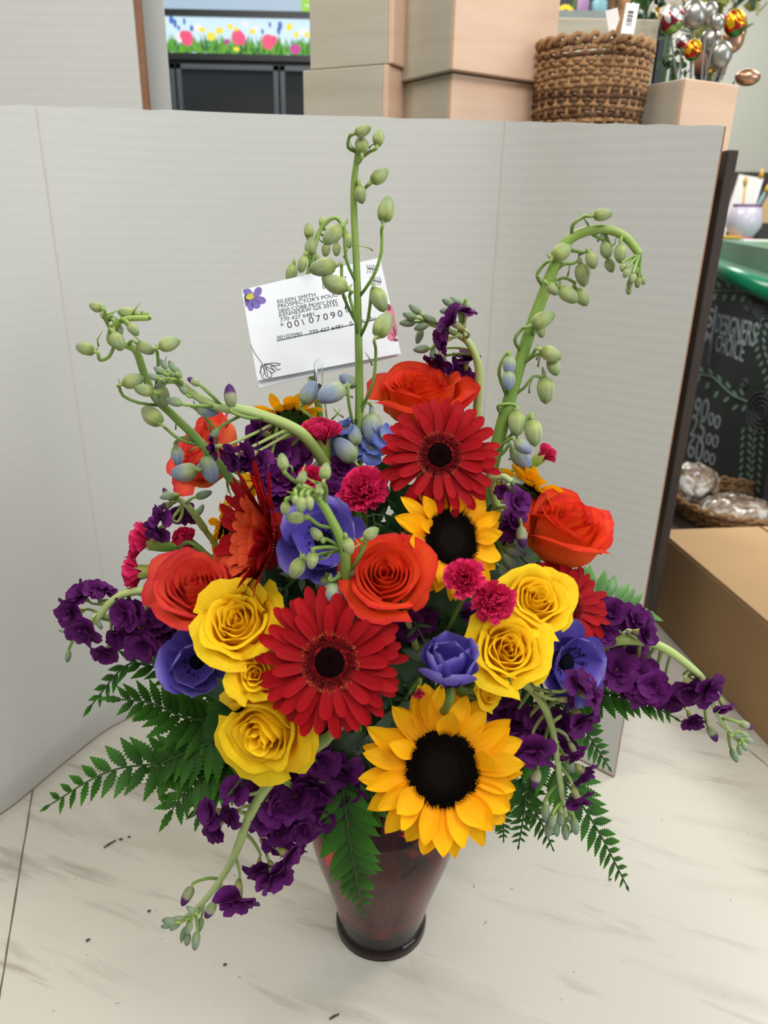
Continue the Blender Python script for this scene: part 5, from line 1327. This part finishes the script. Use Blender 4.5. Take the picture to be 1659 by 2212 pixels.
# fern fronds
fern([(560, 1590, .46), (400, 1642, .43), (240, 1665, .41), (95, 1746, .40)], 'long fern frond sweeping out to the far left, lowest of the left fronds', 128, 10, 1, ang=66)
fern([(560, 1550, .46), (420, 1555, .44), (330, 1520, .43), (252, 1510, .42)], 'fern frond pointing left just below the lower-left anemone', 120, 9, 2, tipL=.3)
fern([(480, 1480, .47), (330, 1440, .45), (270, 1440, .44), (192, 1530, .43)], 'narrow fern frond curling down at the left under the purple stock', 72, 8, 3, tipL=.4, ang=45)
fern([(560, 1600, .45), (450, 1670, .42), (400, 1710, .41), (368, 1756, .40)], 'fern frond hanging down left of the large ruffled yellow rose', 115, 8, 4, tipL=.35)
fern([(560, 1640, .44), (480, 1690, .42), (440, 1730, .41), (428, 1765, .40)], 'short fern frond hanging between the lower-left stock and other ferns', 80, 7, 5, tipL=.35)
fern([(540, 1520, .45), (460, 1600, .43), (350, 1650, .42), (345, 1700, .41)], 'broad fern frond filling the space left of the yellow roses', 120, 9, 6, tipL=.3)
fern([(735, 1660, .40), (745, 1740, .385), (757, 1830, .375), (785, 1972, .372)], 'fern frond hanging straight down over the front of the red vase', 88, 9, 7, tipL=.25, ang=52, profile=lambda v: .75+.35*math.sin(PI*min(1, v*1.6)) if v < .5 else lerp(1.05, .22, (v-.5)*2))
fern([(800, 1690, .41), (800, 1760, .40), (770, 1800, .395)], 'short fern frond between the front sunflower and the vase', 70, 6, 8)
fern([(1150, 1600, .43), (1230, 1700, .40), (1295, 1800, .385), (1357, 1920, .38)], 'fern frond pointing down right past the counter, lowest at the right', 100, 10, 9, ang=58)
fern([(1120, 1650, .42), (1135, 1720, .405), (1120, 1830, .40)], 'fern frond hanging down just right of the front sunflower', 70, 7, 10)
fern([(1180, 1500, .44), (1250, 1560, .42), (1317, 1660, .41)], 'fern frond hanging down right beside the upright board edge', 82, 8, 11)
fern([(1230, 1480, .44), (1330, 1500, .42), (1400, 1520, .41), (1462, 1553, .40)], 'fern frond reaching right below the far-right purple stock', 88, 8, 12, ang=58)
fern([(1190, 1330, .50), (1250, 1300, .50), (1310, 1290, .50), (1385, 1318, .50)], 'fern frond fanning upward at the right edge behind the half-hidden gerbera', 105, 7, 13, tipL=.5, ang=75, mat='fern_light')
fern([(1110, 1700, .42), (1160, 1760, .41), (1195, 1835, .405)], 'small fern frond below the lower-right purple stock', 60, 6, 14)
fern([(1060, 1740, .41), (1085, 1770, .405), (1088, 1815, .40)], 'tiny fern tip showing below the right side of the front sunflower', 46, 5, 15)
fern([(1000, 1500, .41), (930, 1490, .385), (875, 1480, .375)], 'feathery green leaf left of the tulip-shaped anemone', 52, 5, 16, grp='feathery anemone leaves', mat='fern_light', deep=.75, teeth=5)
fern([(980, 1500, .39), (975, 1525, .37), (975, 1570, .36)], 'feathery green leaf hanging over the top of the front sunflower', 50, 5, 17, grp='feathery anemone leaves', mat='fern_light', deep=.75, teeth=5)
fern([(990, 1500, .40), (1020, 1505, .385), (1060, 1490, .38)], 'feathery green leaf right of the tulip-shaped anemone', 46, 4, 18, grp='feathery anemone leaves', mat='fern_light', deep=.75, teeth=5)

# added dark leaves and short fronds filling the bouquet so its gaps stay dark
rr = random.Random(21)
for i in range(44):
    th = 2.39996*i; zc = lerp(-.72, .80, (i+.5)/44); q = math.sqrt(1-zc*zc)
    d = Vector((q*math.cos(th), q*math.sin(th)*.95, zc)); P = SC+d*SR*rr.uniform(.60, .74)
    t = thing('filler_sprig', P, 'added dark green leafy sprig filling the gaps between the flower heads', 'leaf', 'leafy sprigs added inside the bouquet')
    p0 = SC+d*SR*.25
    if p0.z < .23: p0 = Vector((X0, Y0, .23))
    MB().tube(bez([Vector((X0+.02*math.cos(th), Y0+.02*math.sin(th), .20)), p0, P], 8), .0014, 5).obj('stem', 'stem_dark', t, True)
    for j in range(6):
        a = j*2.4+rr.uniform(-.4, .4); s_ = d.orthogonal().normalized(); s_.rotate(Matrix.Rotation(a, 3, d))
        base = P-d*.006*j; dd = (d*rr.uniform(.1, .8)+s_).normalized(); n = (d-dd*d.dot(dd)).normalized()
        L = rr.uniform(.045, .062); W_ = L*.46; sd = dd.cross(n)
        rows = [[base+dd*L*v+sd*u*W_*.5*math.sin(PI*min(1, v*.9+.08))**.9-n*(.18*L*v*v)+n*abs(u)*.10*W_ for u in (-1, -.5, 0, .5, 1)] for v in [k/7 for k in range(8)]]
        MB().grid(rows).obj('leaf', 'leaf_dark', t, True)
for i, (px, py, s_) in enumerate([(640, 1280, .78), (800, 1130, .78), (900, 1400, .82), (1040, 1240, .75), (620, 1600, .85), (840, 1600, .85), (520, 1200, .75), (1100, 1180, .78), (740, 1560, .9), (880, 1080, .7)]):
    P = SPH(px, py, s_); d = (P-SC).normalized(); tip = P+d*.02+RT*rr.uniform(-.03, .03)-UP*.02
    fern(None, 'added dark fern frond filling the deep gaps between flower heads', 85, 6, 30+i, grp='fern fronds added deep inside the bouquet', world=[SC+d*.05, P-d*.02+UP*.015, tip], mat='leaf_dark', teeth=7)

# ================================================================= MESSAGE CARD
plain('card_white', 'eceef2', .55, noise_amt=.005); plain('ink_black', '26262c', .6); plain('violet_print', '7866b0', .6, noise_amt=.12, scale=300); plain('violet_dark', '3c2c50', .6)
plain('yellow_print', 'c8bc50', .6, noise_amt=.2, scale=900); plain('pink_print', 'dc7c94', .6, noise_amt=.15, scale=300); plain('maroon_print', '7c3c50', .6); plain('grey_print', '6c6c70', .6)
DC = .52; k = DC/FPX; CA = rad(13)
TLp = WD(522, 626, DC)
Mx = RT*math.cos(CA)+UP*math.sin(CA); My = (-RT*math.sin(CA)+UP*math.cos(CA)); tl = rad(-9)
My = (My*math.cos(tl)-(-_f)*math.sin(tl)*-1).normalized() if False else My
MC = Matrix((Mx, My, -_f)).transposed().to_4x4(); MC.translation = TLp
cdt = thing('message_card', MC, 'white delivery card with printed address and flower drawings held above the bouquet', 'card')
def cxy(px, py):
    dx, dy = (px-522)*k, -(py-626)*k
    return dx*math.cos(CA)+dy*math.sin(CA), -dx*math.sin(CA)+dy*math.cos(CA)
c_tr = cxy(821, 556); c_br = cxy(866, 763); c_bl = cxy(556, 822)
def cardquad(pts, z0, z1):
    mb = MB(); mb.v = [(x, y, z0) for x, y in pts]+[(x, y, z1) for x, y in pts]; mb.uv = [(0, 0)]*8
    mb.f = [(0, 1, 2, 3)[::-1], (4, 5, 6, 7), (0, 1, 5, 4), (1, 2, 6, 5), (2, 3, 7, 6), (3, 0, 4, 7)]; mb.mi = [0]*6; return mb
cardquad([(0, 0), c_bl, c_br, c_tr], -.0004, 0).obj('card_sheet', 'card_white', cdt, False, False)
env = thing('envelope', MC @ Matrix.Translation((0, 0, -.004)), 'white envelope tucked behind the message card, its lower edge showing', 'envelope')
e1 = cxy(558, 836); e2 = cxy(867, 765); e3 = cxy(818, 560); e0 = cxy(526, 628)
ev = cardquad([e0, e1, e2, e3], -.0010, 0).obj('envelope_pocket', 'card_white', env, False, False)
em = cxy(700, 800); q0, q1 = Vector((*e1, .0002)), Vector((*e2, .0002)); 
MB().tube([q0+Vector((.002, .006, 0)), q1+Vector((-.002, .006, 0))], .0002, 4).obj('fold_line', 'grey_print', env)
def ctext(s, x0, y0, x1, y1, hpx, bold=.0, mono=False):
    a = Vector(cxy(x0, y0)); b = Vector(cxy(x1, y1)); d = b-a; an = math.atan2(d.y, d.x)
    M = Matrix.Translation((a.x, a.y, .00005)) @ Matrix.Rotation(an, 4, 'Z')
    text_obj(s, 'printed_text', 'ink_black', cdt, M, d.length, hpx*k, ext=.00003, bold=bold)
ctext('EILEEN SMITH', 600, 656, 682, 640, 8.4); ctext("PROSPECTOR'S POUC", 601, 666, 730, 640, 8.4); ctext('2850 COBB PKWY NW', 602, 676, 729, 653, 8.4)
ctext('KENNESAW GA 30152', 604, 685, 731, 660, 8.4); ctext('770 427 6481', 606, 695, 679, 682, 8.4)
ctext('*', 608, 711, 615, 709, 14)
for i, ch in enumerate('00107090'):
    x = 622+i*15.6; y = 709.5-(x-622)*.226
    ctext(ch, x+(3 if ch == '1' else 0), y, x+(9.5 if ch != '1' else 4.8), y-(2 if ch != '1' else .8), 14.5)
ctext('*', 749, 682, 757, 680, 14)
ctext('00107090', 599, 734, 653, 725, 8.6); ctext('770 427 6481', 669, 723, 741, 708, 8.6); ctext('0', 756, 704, 762, 703, 10); ctext('s', 782, 697, 787, 696, 10); ctext('thu', 795, 695, 813, 691, 10)
ctext('0', 697, 624, 703, 623, 9); ctext('7', 744, 606, 749, 605, 9)
def cline(pts, w_, mat='ink_black', name='printed_line', z=.0002):
    return [Vector((*cxy(*p), z)) for p in pts]
mb = MB(); mb.tube(cline([(598, 736.5), (812, 690)], 0), .0003*.8, 4); mb.obj('underline', 'ink_black', cdt)
def cblob(name, mat, items, z):
    mb = MB()
    for x, y, a, b, an in items:
        c_, s_ = math.cos(rad(an)), math.sin(rad(an)); pts = []
        for j in range(18):
            q = 2*PI*j/18; u, v = a*math.cos(q), b*math.sin(q)*(1+.15*math.cos(q))
            X, Y_ = cxy(x+u*c_+v*s_, y-u*s_+v*c_)
            pts.append((max(X, .0001), min(Y_, -.0001), z))
        mb.poly(pts)
    mb.obj(name, mat, cdt, False, False)
cblob('printed_violet_petals', 'violet_print', [(536, 632, 13, 8, 140), (556, 632, 13, 8, 60), (562, 648, 13, 8, -15), (552, 656, 12, 9, -50), (541, 659, 13, 7, -85), (530, 655, 8, 7, -120)], .00012)
cblob('printed_violet_shadow', 'violet_dark', [(534, 644, 9, 6, 100), (541, 641, 9, 8, 0)], .00018)
cblob('printed_violet_eye', 'yellow_print', [(540, 641, 9, 7, 10)], .00024)
mb = MB()
for pts in ([(541, 745), (552, 765), (568, 787)], [(565, 787), (563, 800), (566, 814), (572, 818)], [(568, 788), (571, 802), (577, 816)], [(570, 788), (580, 800), (590, 806), (592, 800), (585, 792)], [(570, 788), (588, 788), (600, 799), (606, 796)], [(570, 787), (590, 784), (606, 786), (600, 789), (585, 791)], [(574, 792), (580, 815), (587, 812), (584, 803)], [(566, 790), (561, 806)], [(566, 790), (572, 796), (569, 812)], [(572, 790), (596, 802)]):
    mb.tube(bez(cline(pts, 0), 10) if len(pts) > 2 else cline(pts, 0), .00022, 4)
for b0_ in ((805, 582), (812, 608), (820, 636)):
    x, y = b0_; mb.tube(cline([(x-12, y-3), (x+12, y+1)], 0), .00022, 4)
    for j in range(5):
        xx = x-9+j*5; mb.tube(cline([(xx, y-2), (xx-4, y-10)], 0), .00016, 4); mb.tube(cline([(xx, y-2), (xx-3, y+8)], 0), .00016, 4)
mb.obj('printed_sketch', 'ink_black', cdt)
cblob('printed_pink_flower', 'pink_print', [(843, 678, 9, 20, 10), (848, 706, 9, 24, 10), (845, 728, 8, 10, 30)], .00012)
cblob('printed_pink_shadow', 'maroon_print', [(838, 664, 6, 8, 30), (852, 716, 2, 12, 15), (847, 700, 2, 10, -15), (854, 734, 6, 3, -10)], .00018)
# clear plastic holder
ht = thing('card_holder', WD(690, 790, .515), 'clear plastic card pick clipping the message card', 'holder')
a = [WD(690, 832, .510), WD(690, 790, .508), WD(688, 770, .512)]
MB().tube([WD(681, 830, .511), WD(682, 785, .511), WD(688, 776, .511), WD(694, 785, .511), WD(695, 830, .511), WD(688, 838, .511), WD(681, 830, .511)], .0011, 8).obj('clip_loop', 'clear_plastic', ht, True)
MB().tube([WD(668, 822, .535), WD(668, 838, .53), WD(688, 842, .52), WD(690, 832, .512)], .0014, 8).obj('prong', 'clear_plastic', ht, True)
pk = WD(672, 836, .53)
MB().tube(bez([pk, WY(700, 865, pk.y+.005), WY(712, 960, pk.y), Vector((X0-.005, Y0+.005, .21)), Vector((X0, Y0, .06))], 20), .0016, 8).obj('pick_stem', 'clear_plastic', ht, True)
